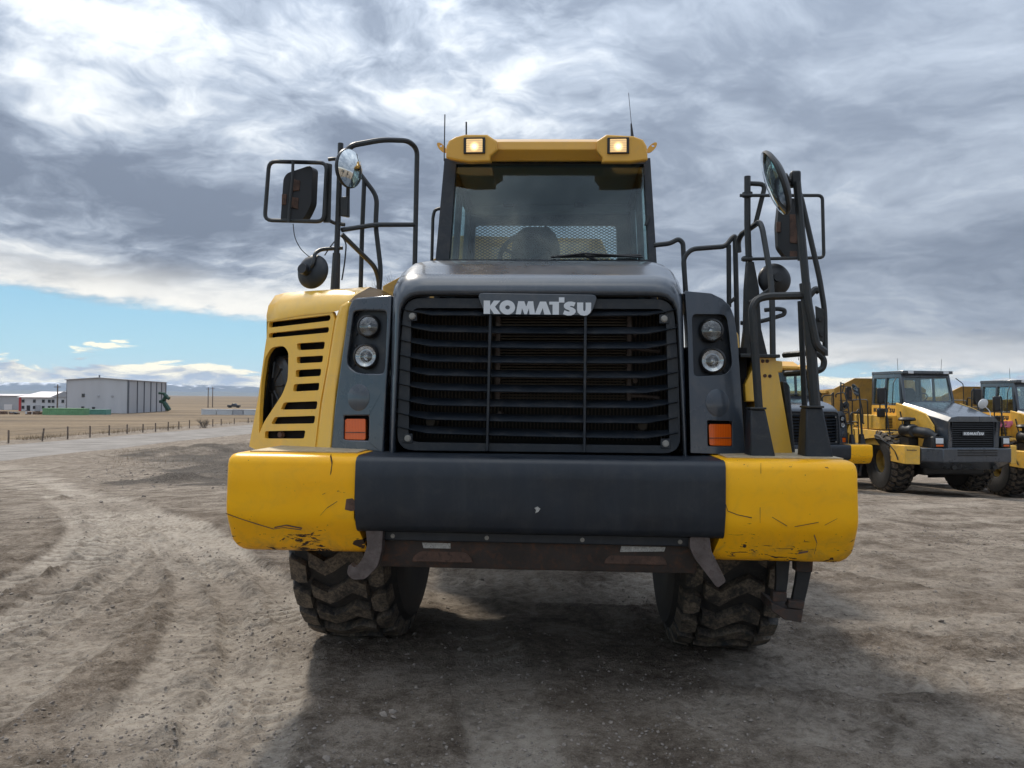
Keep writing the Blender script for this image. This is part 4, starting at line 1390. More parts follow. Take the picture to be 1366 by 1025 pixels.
    zf = sum(p.z for p in rows[4]) / 6
    for y, dz in ((.16, .035), (.5, .06), (.9, .065), (1.5, .06)):
        rows.append([Vector((p.x, p.y + y, zf + dz)) for p in rows[4]])
    ftop = MB(); ftop.loft(rows)
    # outer flank of the fender
    fl = [Q(*p) for p in Z3([(152, 240), (146, 330), (135, 400), (100, 660), (55, 905)], zl)]
    left = [r[0] for r in rows]
    ftop.loft([[p for p in ([left[4], left[3], left[2], left[1]] + fl[1:])], [p + Vector((.01, .35, 0)) for p in ([left[4], left[3], left[2], left[1]] + fl[1:])],
               [p + Vector((.02, 1.4, 0)) for p in ([left[4], left[3], left[2], left[1]] + fl[1:])]])
    ftop.build('fender_top', 'yellow', root, angle=75)
    # black sheets standing in for shade inside the bay, behind louvres and flank
    bay_shade = MB()
    bay_shade.plate([Q(*p, .10) for p in Z3([(162, 236), (510, 192), (516, 232), (478, 470), (438, 680), (404, 950), (100, 940), (150, 800), (242, 640), (272, 560), (275, 400), (240, 352), (160, 345)], zl)], [], (0, .01, 0))
    bay_shade.loft([[p + Vector((.035, .03, 0)) for p in fl], [p + Vector((.05, 1.0, 0)) for p in fl]])
    bay_shade.plate([Q(*p, .36) for p in Z3([(190, 330), (420, 330), (400, 960), (170, 960)], zl)], [], (0, .01, 0))
    bay_shade.plate([Q(*p, .055) for p in Z3([(215, 650), (440, 640), (404, 952), (100, 942)], zl)], [], (0, .01, 0))
    bay_shade.build('bay_shade_sheet', 'void', root)
    # the air cleaner drum in the opening
    c = Q(373, 515, .12)
    ax = Vector((-.74, -.68, .02)).normalized()
    ac = MB().lathe([(.0, .045), (.08, .045), (.09, .040), (.145, .038), (.155, .03), (.18, .026), (.198, .01), (.198, -.02), (.206, -.03), (.206, -.06), (.198, -.07), (.198, -.30), (0, -.30)], c, ax, 36)
    aco = ac.build('air_cleaner', 'black', root, angle=30)
    for k in range(8):
        a = k * math.pi / 4
        u = ax.cross(Vector((0, 0, 1))).normalized(); w = ax.cross(u)
        dirv = u * math.cos(a) + w * math.sin(a)
        MB().tube([c + ax * .047 + dirv * .05, c + ax * .038 + dirv * .155], .008, 6).build('rib', 'black', aco)
    p = Q(376, 580, .03); bolt(root, p, (-.4, -.9, 0), .018, 'rust_brown', 'plug', .02)
    # filler between the fender and the bumper top
    MB().box2((-1.50, .85, zt + .01), (-.95, 1.2, zt + .05)).build('fender_foot', 'black', root)

    # ---- cab
    yc = 1.78
    def C(px, py, y=None): return Ts(px, py, yc if y is None else y, 0, 0, .16, 2.75)
    # shell: side walls, back wall, roof; glass set in
    A = C(580, 350); B = C(876, 351); TL = C(593, 213); TR = C(867, 214)
    zb_, zt_ = 2.0, TL.z
    x0b, x1b, x0t, x1t = A.x, B.x, TL.x, TR.x
    yb, yt_, yr = yc, TL.y, 3.35
    cab = MB()
    # front pillars
    pil_l = [(580, 356), (598, 356), (609, 211), (593, 211)]
    pil_r = [(858.5, 211), (867.5, 211), (876.5, 356), (866, 356)]
    for pl in (pil_l, pil_r):
        cab.plate([C(*p) for p in pl], [], (0, .10, 0))
    cab.plate([C(*p) for p in ((590, 346), (870, 346.5), (870, 372), (590, 372))], [], (0, .05, 0))
    cab.plate([C(*p) for p in ((600, 208), (862, 208), (862, 219), (600, 219))], [], (0, .05, 0))
    # sides with window openings
    for s, xb, xt in ((-1, x0b, x0t), (1, x1b, x1t)):
        def sd(y, z):
            f = (z - A.z) / (TL.z - A.z)
            return Vector((xb + (xt - xb) * f + (0.0 if s < 0 else 0.0), y, z))
        fy = lambda z: yb + (yt_ - yb) * (z - A.z) / (TL.z - A.z) + .10
        o_ = [sd(fy(zb_), zb_), sd(yr, zb_), sd(yr, zt_), sd(fy(zt_), zt_)]
        w1 = [sd(fy(2.7) + .04, 2.62), sd(2.60, 2.62), sd(2.60, zt_ - .09), sd(fy(3.3) + .06, zt_ - .09)]
        w2 = [sd(2.68, 2.62), sd(yr - .12, 2.62), sd(yr - .12, zt_ - .09), sd(2.68, zt_ - .09)]
        cab.plate(o_, [w1, w2], (-s * .05, 0, 0))
    # back wall
    bw = lambda px, py: Ts(px, py, yr)
    x0, x1 = x0b + .02, x1b - .02
    rw = [bw(*p) for p in rnd([(634, 300), (822, 300.5), (824, 352), (632, 352)], 5)]
    cab.plate([(x0, yr, zb_), (x1, yr, zb_), (x1, yr, zt_), (x0, yr, zt_)], [rw], (0, .05, 0))
    cab.box2((x0t + .02, yt_ - .0, zt_), (x1t - .02, yr + .03, zt_ + .06))
    cabo = cab.build('cab', 'charcoal_matte', root, bevel=.008)
    # lining: ceiling, floor and back panel in grey trim
    tr = MB()
    tr.box2((x0t + .06, yt_ + .1, zt_ - .03), (x1t - .06, yr - .02, zt_ - .004))
    hz_ = bw(700, 288).z
    tr.box2((x0 + .05, yr - .10, hz_), (x1 - .05, yr - .003, zt_ - .03))
    tr.box2((x0 + .06, yr - .06, zb_ + .1), (x1 - .06, yr - .003, bw(700, 350).z - .02))
    tr.box2((x0 + .06, yc + .25, zb_ - .05), (x1 - .06, yr - .05, zb_))
    tr.build('lining', 'cab_trim', cabo, bevel=.02)
    for px in (679, 774):  # small dark boxes for the ceiling lights, not glowing
        p = Ts(px, 271, yr - .14)
        MB().box(p, (.11, .05, .09)).build('ceiling_light', 'seat', cabo, bevel=.02)
    # glass
    MB().plate([C(*p) + Vector((0, .03, 0)) for p in ((597, 347), (867, 347), (859.5, 214), (607, 214))], [], (0, .006, 0)).build('windshield', 'glass', cabo)
    for s, xb, xt in ((-1, x0b, x0t), (1, x1b, x1t)):
        f = lambda z: xb + (xt - xb) * (z - A.z) / (TL.z - A.z) - s * .025
        for ya, yb2 in ((fy(2.9), 2.62), (2.66, yr - .1)):
            MB().plate([(f(2.6), ya, 2.6), (f(2.6), yb2, 2.6), (f(zt_ - .08), yb2, zt_ - .08), (f(zt_ - .08), ya + .03, zt_ - .08)], [], (-s * .005, 0, 0)).build('side_window', 'glass_side', cabo)
    MB().plate([p + Vector((0, .02, 0)) for p in rw], [], (0, .005, 0)).build('rear_window', 'glass', cabo)
    # expanded metal guard behind the rear window
    a, b = bw(626, 297), bw(830, 356)
    lt = MB()
    W, H = b.x - a.x, a.z - b.z
    stp = .052
    k = -int(H / stp) - 2
    sl_ = .55
    x = a.x - H / sl_
    while x < b.x:
        for dirn in (1, -1):
            p0 = Vector((x, yr + .09, b.z)); p1 = Vector((x + H / sl_, yr + .09, a.z))
            t0 = max(0, (a.x - p0.x) / (p1.x - p0.x)); t1 = min(1, (b.x - p0.x) / (p1.x - p0.x))
            if t1 > t0:
                q0, q1 = p0.lerp(p1, t0), p0.lerp(p1, t1)
                if dirn < 0:
                    q0.z, q1.z = a.z + b.z - q0.z, a.z + b.z - q1.z
                d_ = (q1 - q0).normalized(); nn = Vector((-d_.z, 0, d_.x)) * .0035
                of_ = Vector((0, .004 * dirn, 0))
                lt.add([q0 - nn + of_, q1 - nn + of_, q1 + nn + of_, q0 + nn + of_], [(0, 1, 2, 3)])
        x += stp
    lt.build('rear_guard', 'rail', cabo, fix=False, smooth=False)
    MB().tube([bw(728, 299), bw(728, 356)], .012, 6).build('window_bar', 'charcoal_matte', cabo)
    # seat, wheel, dash
    st = MB()
    p = Ts(715, 330, 2.75); zs = Ts(715, 305, 2.75).z
    rows = []
    for z, w, d in ((2.05, .26, .26), (2.3, .27, .15), (2.55, .24, .13), (zs - .16, .21, .12), (zs - .06, .17, .11), (zs, .11, .06)):
        rows.append([(p.x + w * cx, 2.75 + d * cy, z) for cx, cy in ((-1, -.7), (-.7, -1), (.7, -1), (1, -.7), (1, .7), (.7, 1), (-.7, 1), (-1, .7))])
    st.loft(rows, closed=True, caps=True)
    st.build('seat', 'seat', cabo, angle=70)
    # tall back cushion seen over the wheel
    wc = Ts(703, 349, 2.32)
    wh = MB()
    pts = []
    tilt = Matrix.Rotation(rad(-58), 3, 'X')
    for k in range(25):
        a = k * math.pi / 12
        pts.append(wc + tilt @ Vector((.23 * math.cos(a), .23 * math.sin(a), 0)))
    wh.tube(pts, .021, 8)
    for a in (rad(90), rad(210), rad(330)):
        wh.tube([wc, wc + tilt @ Vector((.22 * math.cos(a), .22 * math.sin(a), 0))], .014, 6)
    wh.tube([wc, wc + Vector((0, -.12, -.4))], .03, 8)
    wh.build('steering_wheel', 'seat', cabo)
    ds = MB()
    rows = []
    for y in (yc + .10, yc + .25, yc + .42, yc + .55):
        rows.append([(x0 + .07 + (x1 - x0 - .14) * i / 16, y, 2.60 + .10 * math.exp(-((i - 7) / 4.2) ** 2) + (.03 if y < yc + .45 else -.12)) for i in range(17)])
    rows.append([(p_[0], p_[1], 2.1) for p_ in rows[-1]])
    ds.loft(rows); ds.build('dashboard', 'cab_trim', cabo, angle=60)
    # roof visor with its lamp pods
    yv = yc + .0
    V = lambda px, py, y=0.0: Ts(px, py, yv + y)
    vs = MB()
    podl = [(595.5, 196), (599, 188), (608, 183), (620, 180), (650, 180), (663, 188.5), (664, 201), (654, 209), (654, 216), (626, 217), (606, 214), (595, 211)]
    podr = [(864, 212), (863, 196), (858, 187), (845, 182), (809, 180), (796, 188.5), (796, 202), (803, 210), (803, 217), (842, 217), (864, 214)]
    for pod in (podl, podr):
        ring0 = [V(*p, -.10) for p in pod]
        cen = sum(ring0, Vector()) / len(ring0)
        vs.loft([[cen + (p - cen) * .95 + Vector((0, -.012, 0)) for p in ring0], ring0, [p + Vector((0, .14, .03)) for p in ring0]], closed=True, caps=True)
    mid = [[V(654, 189, -.055), V(806, 189, -.055)], [V(654, 200, -.065), V(806, 200, -.065)], [V(654, 214.5, .03), V(806, 214.5, .03)], [V(654, 216, .10), V(806, 216, .10)]]
    r1 = [[q[0] for q in mid] + [V(654, 205, .40), V(654, 186, .40)], [q[1] for q in mid] + [V(806, 205, .40), V(806, 186, .40)]]
    vs.loft(r1, closed=True, caps=True)
    vso = vs.build('roof_visor', 'yellow_roof', cabo, bevel=.008, segs=2, angle=30)
    rf = MB()
    zr0 = V(730, 190, 0).z
    rf.box2((x0t + .02, yv + .25, zt_ + .055), (x1t - .02, yr + .06, zr0 + .035))
    rf.build('roof', 'yellow_roof', cabo, bevel=.04, segs=3)
    for px0, px1 in ((619, 647.5), (810, 839)):
        a, b = V(px0, 185, -.10), V(px1, 206, -.10)
        hs = MB(); fr_ = [(a.x, a.y, a.z), (b.x, a.y, a.z), (b.x, a.y, b.z), (a.x, a.y, b.z)]
        cx, cz = (a.x + b.x) / 2, (a.z + b.z) / 2
        ins = [(cx + (q[0] - cx) * .76, q[1], cz + (q[2] - cz) * .84) for q in fr_]
        hs.plate([Vector(q) + Vector((0, -.026, 0)) for q in fr_], [[Vector(q) + Vector((0, -.026, 0)) for q in ins]], (0, .03, 0))
        ho = hs.build('work_light', 'black', root, bevel=.004)
        w, h = abs(b.x - a.x) * .76, abs(a.z - b.z) * .84
        lo = MB().box((0, 0, 0), (w, .012, h)).build('lamp', 'lit_lamp', ho, bevel=.006)
        lo.location = (cx, a.y - .018, cz)
    for px, sgn in ((591, -1), (868, 1)):
        c = V(px, 197, .12)
        e = [(c.x + .04 * math.cos(t), c.y, c.z + .03 * math.sin(t) + sgn * 0) for t in [i * math.pi / 6 for i in range(12)]]
        e = [(q[0] + sgn * .01, q[1], q[2] + (q[0] - c.x) * sgn * .7) for q in e]
        h_ = [(c.x + sgn * .018 + .012 * math.cos(t), c.y, c.z + .014 + .010 * math.sin(t)) for t in [i * math.pi / 4 for i in range(8)]]
        MB().plate(e, [h_], (0, .015, 0)).build('lifting_eye', 'yellow_roof', cabo)
    for (a, b, r, y) in (((593.5, 153), (592.5, 215), .0045, .0), ((622, 163), (622, 182), .007, .5), ((838.5, 124), (842.5, 168), .0022, .5), ((842, 165), (843.5, 183), (.006, .014), .5)):
        MB().tube([V(*b, y), V(*a, y)], r if not hasattr(r, '__len__') else [r[1], r[0]], 6).build('antenna', 'black', cabo)
    # wiper
    wp = MB()
    p, q = C(735, 342.5), C(857, 344)
    wp.tube([p + Vector((0, -.02, -.01)), C(780, 339.5) + Vector((0, -.04, 0)), q + Vector((0, -.02, 0))], .008, 6, .02)
    wp.tube([C(745, 343) + Vector((0, -.015, 0)), C(855, 341.5) + Vector((0, -.015, 0))], .012, 6)
    wp.tube([C(800, 349) + Vector((0, -.01, 0)), C(775, 341) + Vector((0, -.03, 0))], .010, 6)
    wp.build('wiper', 'black', cabo)
    for pts in ([(589, 278), (580, 280), (577.5, 290), (576, 349)],):
        MB().tube([Ts(a, b, yc + .12) for a, b in pts], .013, 8, .03).build('grab_handle', 'rail', cabo)
    MB().tube([C(865, 289) + Vector((.0, -.02, 0)), C(861, 302) + Vector((0, -.02, 0))], .012, 6).build('grab_handle', 'rail', cabo)

    # ---- rails and mirrors, left
    def rail(pix, r=.018, y=0.9, fil=.06, name='handrail', mat='rail', ys=None, par=None, seg=8):
        pts = [Ts(a, b, y if ys is None else ys[i]) for i, (a, b) in enumerate(pix)]
        return MB().tube(pts, r, seg, fil).build(name, mat, par or root)
    YL = 1.02
    rail([(454.5, 191.5), (451, 290), (449, 340)], .019, YL, 0, 'mirror_post')
    p1, p2 = Ts(449, 338, YL), Ts(447, 386, YL)
    MB().tube([p2 + Vector((0, 0, -.1)), p2, p1], [.036, .032, .026], 8).build('mirror_post', 'rail', root)
    rail([(461, 203), (470, 194), (510.5, 186.6), (545, 188), (556.5, 199), (553, 372)], .019, YL, .08, ys=[YL, YL, 1.2, 1.35, 1.45, 1.45])
    rail([(456, 307), (501, 300), (554, 300)], .017, YL, .05, ys=[YL, 1.2, 1.45])
    rail([(481, 233), (503, 262), (501, 301), (508, 360), (506, 388)], .017, 1.25, .06)
    rail([(486, 240), (483, 310), (481, 388)], .016, 1.25, 0)
    rail([(456, 313), (500, 356), (505, 372), (506, 388)], .017, 1.1, .06, ys=[YL, 1.2, 1.25, 1.25])
    rail([(438, 213), (445, 212), (454, 213)], .013, YL, .02, 'mirror_bracket')
    rail([(437, 293), (446, 298), (460, 300)], .013, YL, .02, 'mirror_bracket')
    # square loop carrying the big mirror
    YM = YL - .08
    fr = MB()
    cs = [(359, 215.5), (436, 217.5), (432, 296), (353, 294), (359, 215.5)]
    pts = [Ts(a, b, YM) for a, b in cs]
    fl_ = []
    for i in range(4):
        fl_.append(pts[i].lerp(pts[(i + 1) % 4], .5) if i == 0 else None)
    loop = [pts[0].lerp(pts[1], .5), pts[1], pts[2], pts[3], pts[0], pts[0].lerp(pts[1], .5)]
    fr.tube(loop, .0135, 8, .05, flat=(1, 1))
    fo = fr.build('mirror_frame', 'rail', root)
    MB().plate([Ts(a, b, YM + .02) for a, b in ((435, 217), (442.5, 219), (440.5, 297), (431, 297))], [], (0, .012, 0)).build('stiffener', 'rail', fo, bevel=.003)
    mh = rnd([(378, 238), (383, 231), (413, 221), (417, 225), (415, 272), (408, 287), (403, 294), (374, 295)], 4)
    Qm = lambda a, b, d=0: Ts(a, b, YM + .03 + d, .35, Ts(396, 258, YM).x)
    mo = MB().plate([Qm(*p) for p in mh], [], (.02, .06, 0)).build('mirror', 'black', root, bevel=.016, segs=3)
    MB().plate([Qm(*p, .065) + Vector((.02, 0, 0)) for p in rnd([(381, 240), (386, 234), (411, 225), (414, 228), (412, 271), (406, 285), (378, 292)], 4)], [], (0, .004, 0)).build('mirror_glass', 'mirror', mo)
    rail([(391, 214), (390, 240), (386, 280), (385, 297)], .010, YM - .03, 0, 'bracket', 'rail', par=mo)
    for q in (((388, 238), (400, 241), (399, 254), (388, 255)), ((388, 263), (398, 264), (397, 279), (386, 276)), ((376, 259), (382, 259), (381, 273), (375.5, 273))):
        MB().plate([Qm(a, b, -.012) for a, b in q], [], (0, .012, 0)).build('bracket_plate', 'rust_brown', mo, bevel=.002)
    # round mirrors
    def round_mirror(c, n, r, arm=None, back='charcoal_matte'):
        n = Vector(n).normalized()
        mo_ = MB().lathe([(r, .0), (r * 1.03, -.006), (r * 1.03, -.018), (r * .97, -.03), (r * .7, -.052), (r * .35, -.062), (.03, -.064), (.03, -.085), (0, -.085)], c, n, 40).build('round_mirror', back, root, angle=30)
        MB().lathe([(r * .985, .001), (r * .75, .014), (r * .45, .024), (r * .2, .0285), (0, .03)], c, n, 40).build('mirror_glass', 'mirror', mo_, angle=180)
        if arm:
            MB().tube(arm, .013, 8, .03).build('bracket', 'rail', mo_)
        return mo_
    c = Ts(467.4, 225, YL - .12)
    round_mirror(c, (.93, -.40, -.08), .125, [c + Vector((-.03, .06, -.02)), Ts(464, 262, YL), Ts(464, 290, YL)])
    MB().plate([Ts(a, b, YL - .02) for a, b in ((454, 263), (464, 262), (463, 289), (454, 288))], [], (0, .03, 0)).build('clamp', 'rail', root, bevel=.004)
    c = Ts(419, 363.5, YL - .02)
    round_mirror(c, (.30, .95, -.15), .115, [c + Vector((-.02, -.06, .0)), Ts(418, 352, YL - .10), Ts(420, 338, YL - .06), Ts(428, 333, YL), Ts(457, 331, YL)])
    MB().lathe([(.035, 0), (.035, .05), (0, .05)], c + Vector((-.035, -.055, 0)), (-.3, -.95, .2), 14).build('clamp', 'black', root)
    rail([(391, 299), (393, 318), (402, 334), (413, 343)], .003, YM, .1, 'cable', 'black')
    rail([(456, 315), (462, 325), (460, 350), (456, 374)], .005, YL, .1, 'cable', 'black')
    rail([(433, 341), (440, 330), (450, 318)], .004, YL, .1, 'cable', 'black')

    # ---- right side: deck tower, ladder rails, mirrors
    YT = .53
    tw = MB()
    tw.plate([Ts(a, b, YT) for a, b in ((1010, 474), (1034.5, 475), (1058, 611), (1002, 611))], [], (0, 1.5, 0))
    tw.plate([Ts(a, b, YT - .03) for a, b in ((1011, 478), (1011, 536), (995, 536), (994, 513))], [], (0, .3, 0))
    tw.plate([Ts(a, b, YT) for a, b in ((1034, 481), (1044, 482), (1044, 497), (1036, 497))], [], (0, .3, 0))
    tw.build('deck_tower', 'yellow', root, bevel=.006)
    for a, b in ((1017.5, 482), (1023.5, 482), (1020.5, 501.5), (1027, 502)):
        bolt(root, Ts(a, b, YT - .002), r=.008, mat='rust_brown', h=.006)
    MB().plate([Ts(a, b, YT - .05) for a, b in ((988, 472), (1041, 473), (1041, 477.5), (988, 477))], [], (0, 1.4, .02)).build('deck', 'rail', root, bevel=.004)
    MB().plate([Ts(a, b, YT + .05) for a, b in ((1043, 509), (1050, 509), (1054, 516), (1062, 612), (1056, 612))], [], (0, 1.1, 0)).build('mudguard', 'charcoal_matte', root, bevel=.01)
    MB().plate([Ts(a, b, .62, .42, .84) for a, b in ((980.5, 440), (985, 446), (1002.5, 609), (993, 609))], [], (0, .35, 0)).build('fender_edge', 'yellow', root, bevel=.006)
    MB().box2((.84, .56, 1.40), (1.22, 1.9, 2.0)).build('inner_guard', 'void', root)
    # right cowl flank
    YB = .26
    for pl in ([(1002.5, 546), (1022.5, 546), (1035.5, 613), (1001, 613)], [(1077, 544), (1099.5, 544), (1113, 614), (1074.5, 614)]):
        f = [Ts(a, b, YB) for a, b in pl]
        bk = Vector((0, .16, 0))
        bb = [q + bk for q in f]
        so_ = MB().hexa([f[3], f[2], bb[2], bb[3], f[0] + Vector((0, .02, 0)), f[1] + Vector((0, .02, 0)), bb[1] - Vector((0, .03, 0)), bb[0] - Vector((0, .03, 0))]).build('rail_foot', 'charcoal_matte', root, bevel=.010)
        for q in pl[:1]:
            c = (f[0] + f[1]) / 2 + Vector((0, .07, .004))
            MB().box(c, (abs(f[1].x - f[0].x) * 1.06, .13, .012)).build('rail_flange', 'rail', so_, bevel=.003)
    YH = YB + .09
    rail([(1013, 556), (1004.5, 430), (1003, 412), (1010, 399), (1024, 395.5), (1076, 394.5)], .023, YH, .07)
    rail([(1088, 552), (1080, 440), (1073.5, 378)], .030, YH, 0, 'ladder_post')
    rail([(1067.5, 402), (1074, 560), (1075, 600)], .016, YH + .12, 0)
    rail([(1063, 243), (1067, 290), (1077, 399), (1088, 455), (1091, 463), (1101, 470)], .022, YH - .03, .05)
    rail([(1065, 255), (1069, 265), (1093, 370), (1100, 414), (1101, 475)], .015, YH + .05, .05)
    MB().plate([Ts(a, b, YH + .02) for a, b in ((1088, 408), (1099, 413), (1099.5, 458), (1090, 452))], [], (0, .012, 0)).build('rail_gusset', 'rail', root, bevel=.003)
    for a, b in ((1094, 426), (1095.5, 446)):
        bolt(root, Ts(a, b, YH + .018), r=.012, mat='black')
    rail([(1075, 400), (1088, 385), (1093, 390)], .02, YH + .3, .03, 'rail_clamp')
    rail([(1046, 474), (1090, 470), (1100, 480), (1098, 492), (1088, 496), (1048, 499)], .02, YH + .5, .06, ys=[1.1, .85, .85, .85, .85, 1.1])
    c = Ts(1060.5, 239.5, YH)
    MB().box(c, (.055, .06, .09)).build('clamp', 'black', root, bevel=.012)
    MB().tube([c, Ts(1043, 243, YH - .02)], .016, 8).build('clamp', 'black', root)
    c2 = Ts(1036.5, 245.5, YH - .03)
    mo2 = round_mirror(c2 + Vector((-.02, -.0, 0)), (-.93, .12, -.36), .185, None, 'rail')
    # rear post with the square loop
    YP = 1.05
    rail([(997, 235.5), (997, 300), (999, 352)], .021, YP, 0, 'mirror_post')
    a, b = Ts(1000, 350, YP), Ts(1003, 440, YP)
    w0, w1, w2 = .022, .045, .085
    bse = Ts(1005, 474, YP)
    mp = MB()
    mp.loft([[p + Vector((-w, -.03, 0)), p + Vector((w, -.03, 0)), p + Vector((w, .03, 0)), p + Vector((-w, .03, 0))] for p, w in ((bse, w2), (b, .05), (Ts(1002, 390, YP), w1), (a, w0))] if False else
            [[p + Vector((-w, -.03, 0)), p + Vector((w, -.03, 0)), p + Vector((w, .03, 0)), p + Vector((-w, .03, 0))] for p, w in ((bse, w2), (b, .055), (Ts(1002, 385, YP), .045), (a, .022))], closed=True, caps=True)
    mp.build('post_foot', 'rail', root, bevel=.006)
    rail([(1000, 245), (1021, 246), (1008, 298)], .016, YP + .02, .04)
    fr = MB()
    pts = [Ts(a, b, YP - .03) for a, b in ((987, 261), (1097, 261), (1099, 344), (989, 346))]
    fr.tube(pts, .011, 8, .03)
    fo = fr.build('mirror_frame', 'rail', root)
    for (a, b) in ((997, 260), (997, 345.5)):
        MB().lathe([(.034, -.014), (.034, .014)], Ts(a, b, YP), (0, 0, 1), 14).build('clamp', 'rail', fo)
    Qn = lambda a, b, d=0: Ts(a, b, YP + .02 + d, -.45, Ts(1052, 300, YP).x)
    mh = rnd([(1040, 268), (1046, 264), (1066, 265), (1069, 275), (1069, 338), (1064, 343), (1048, 343), (1038, 330), (1036.5, 300)], 4)
    mo = MB().plate([Qn(*p) for p in mh], [], (0, .07, 0)).build('mirror', 'black', root, bevel=.014, segs=3)
    for q in (((1054, 286), (1066, 286), (1066, 325), (1054, 324)), ((1036, 296), (1041.5, 296), (1041.5, 310), (1036, 310)), ((1054, 335), (1066, 335), (1066, 344), (1054, 344))):
        MB().plate([Qn(a, b, -.012) for a, b in q], [], (0, .012, 0)).build('bracket_plate', 'rust_brown', mo, bevel=.002)
    MB().plate([Qn(*p, .072) for p in rnd([(1043, 271), (1064, 269), (1066, 336), (1050, 339), (1041, 328)], 4)], [], (0, .004, 0)).build('mirror_glass', 'mirror', mo)
    rail([(1065, 260), (1066, 348)], .010, YP - .05, 0, 'bracket', 'rail', par=mo)
    c = Ts(1032, 374, YP + .03)
    round_mirror(c, (-.12, .98, -.1), .106, [c + Vector((0, -.06, 0)), Ts(1020, 395, YP - .03), Ts(1003, 404, YP)], 'black')
    # rails between cab and ladder
    rail([(872, 327.5), (894, 325), (905, 319), (911, 324), (914.5, 392)], .018, 1.55, .05)
    rail([(915, 392), (911.5, 345), (922, 332.5), (968, 329), (976, 318), (980.5, 315), (982.5, 400), (984, 470)], .018, 1.45, .06)
    rail([(972, 327), (972.5, 410)], .017, 1.45, 0)
    rail([(973, 404), (983, 396)], .014, 1.45, 0)
    rail([(985.5, 337), (984.5, 322), (989, 313), (995, 309), (1013, 296), (1017, 305), (1028, 370), (1030, 400), (1031, 480), (1031.5, 560), (1034.5, 588)], .019, 1.0, .06, ys=[1.3, 1.3, 1.25, 1.2, 1.0, .95, .85, .8, .75, .7, .7])
    rail([(1000, 404), (1014, 395), (1030, 384)], .013, YP - .1, 0)
    rail([(988, 431), (1000, 431), (1020, 428), (1046, 420), (1047, 414), (1038, 412), (1020, 414)], .015, 1.1, .06)
    # hanging access step below the bumper end: two rubber straps, a steel tread
    so_ = None
    for pl in ([(1035, 748), (1053, 748), (1052, 772), (1049, 794), (1034, 792), (1036, 772)], [(1064, 752), (1083, 752), (1082, 766), (1078, 785), (1073, 806), (1056, 804), (1061, 780), (1063, 766)]):
        so_ = MB().plate([Ts(a, b, .26) for a, b in pl], [], (0, .035, 0)).build('step_strap', 'rubber', root, bevel=.004)
    for pl, dp in ((((1031, 790), (1050, 791), (1050, 803), (1031, 803)), .06), (((1052, 801), (1074, 803), (1072, 814), (1051, 811)), .06), (((1029, 804), (1050, 813), (1072, 814), (1069, 831), (1046, 827), (1029, 815)), .24), (((1062, 748), (1085, 748), (1084, 764), (1062, 763)), .08)):
        MB().plate([Ts(a, b, .225) for a, b in pl], [], (0, dp, 0)).build('step', 'apron', root, bevel=.005)

    # ---- wheels and chassis
    ya = 1.45
    for s in (-1, 1):
        add_wheel(root, (-1.262 if s < 0 else 1.17, ya, .918), 0.0, .13 if s < 0 else .31)
    ch = MB()
    ch.box2((-.45, .5, .85), (.45, 3.0, 1.25))
    ch.tube([(-1.0, ya, .93), (1.0, ya, .93)], .16, 14)
    ch.lathe([(.1, -.3), (.28, -.12), (.30, 0), (.28, .12), (.1, .3)], (0, ya, .90), (1, 0, 0), 20)
    ch.box2((-.9, .9, 1.25), (.9, 3.1, 1.4))
    ch.build('front_frame', 'void', root, bevel=.01)
    for s in (-1, 1):
        MB().box2((s * .80, .45, 1.25), (s * 1.55, 2.7, 1.34)).build('wheel_arch', 'black', root, bevel=.02)
    # rear unit, a little articulated
    piv = Vector((-.10, 2.9, 0)); RA = Matrix.Rotation(rad(8), 3, 'Z')
    Rp = lambda x, y, z: piv + RA @ Vector((x, y, z))
    rf = MB()
    for s in (-1, 1):
        rf.hexa([Rp(s * .35 - .08, 0.2, .9), Rp(s * .35 + .08, 0.2, .9), Rp(s * .35 + .08, 7.2, .95), Rp(s * .35 - .08, 7.2, .95), Rp(s * .35 - .08, 0.2, 1.4), Rp(s * .35 + .08, 0.2, 1.4), Rp(s * .35 + .08, 7.2, 1.35), Rp(s * .35 - .08, 7.2, 1.35)])
    for y in (3.1, 5.05):
        rf.tube([Rp(-1.0, y, .93), Rp(1.0, y, .93)], .17, 12)
    rf.build('rear_frame', 'black', root, bevel=.01)
    for y in (3.1, 5.05):
        for s in (-1, 1):
            p = Rp(s * 1.19, y, .918)
            add_wheel(root, p, rad(8), .2 * y)
    bd = MB()
    # dump body: headboard higher in the middle, sides, floor
    def bp(x, y, z): return Rp(x, y, z)
    hb = [bp(-1.55, 1.45, 1.75), bp(1.55, 1.45, 1.75), bp(1.55, 1.35, 2.88), bp(.92, 1.3, 3.20), bp(.80, 1.25, 3.42), bp(-.80, 1.25, 3.42), bp(-.92, 1.3, 3.22), bp(-1.55, 1.35, 2.88)]
    bd.plate(hb, [], RA @ Vector((0, .06, 0)))
    for s in (-1, 1):
        bd.plate([bp(s * 1.55, 1.5, 1.75), bp(s * 1.55, 6.6, 1.85), bp(s * 1.55, 7.3, 2.4), bp(s * 1.55, 7.1, 2.75), bp(s * 1.55, 1.42, 2.88)], [], RA @ Vector((-s * .06, 0, 0)))
        for y in (2.2, 3.3, 4.4, 5.5):
            bd.hexa([bp(s * 1.55, y - .08, 1.8), bp(s * 1.62, y - .08, 1.8), bp(s * 1.62, y + .08, 1.8), bp(s * 1.55, y + .08, 1.8), bp(s * 1.55, y - .08, 2.9), bp(s * 1.62, y - .08, 2.9), bp(s * 1.62, y + .08, 2.9), bp(s * 1.55, y + .08, 2.9)])
    bd.plate([bp(-1.6, 1.5, 1.75), bp(1.6, 1.5, 1.75), bp(1.6, 6.6, 1.85), bp(-1.6, 6.6, 1.85)], [], (0, 0, .06))
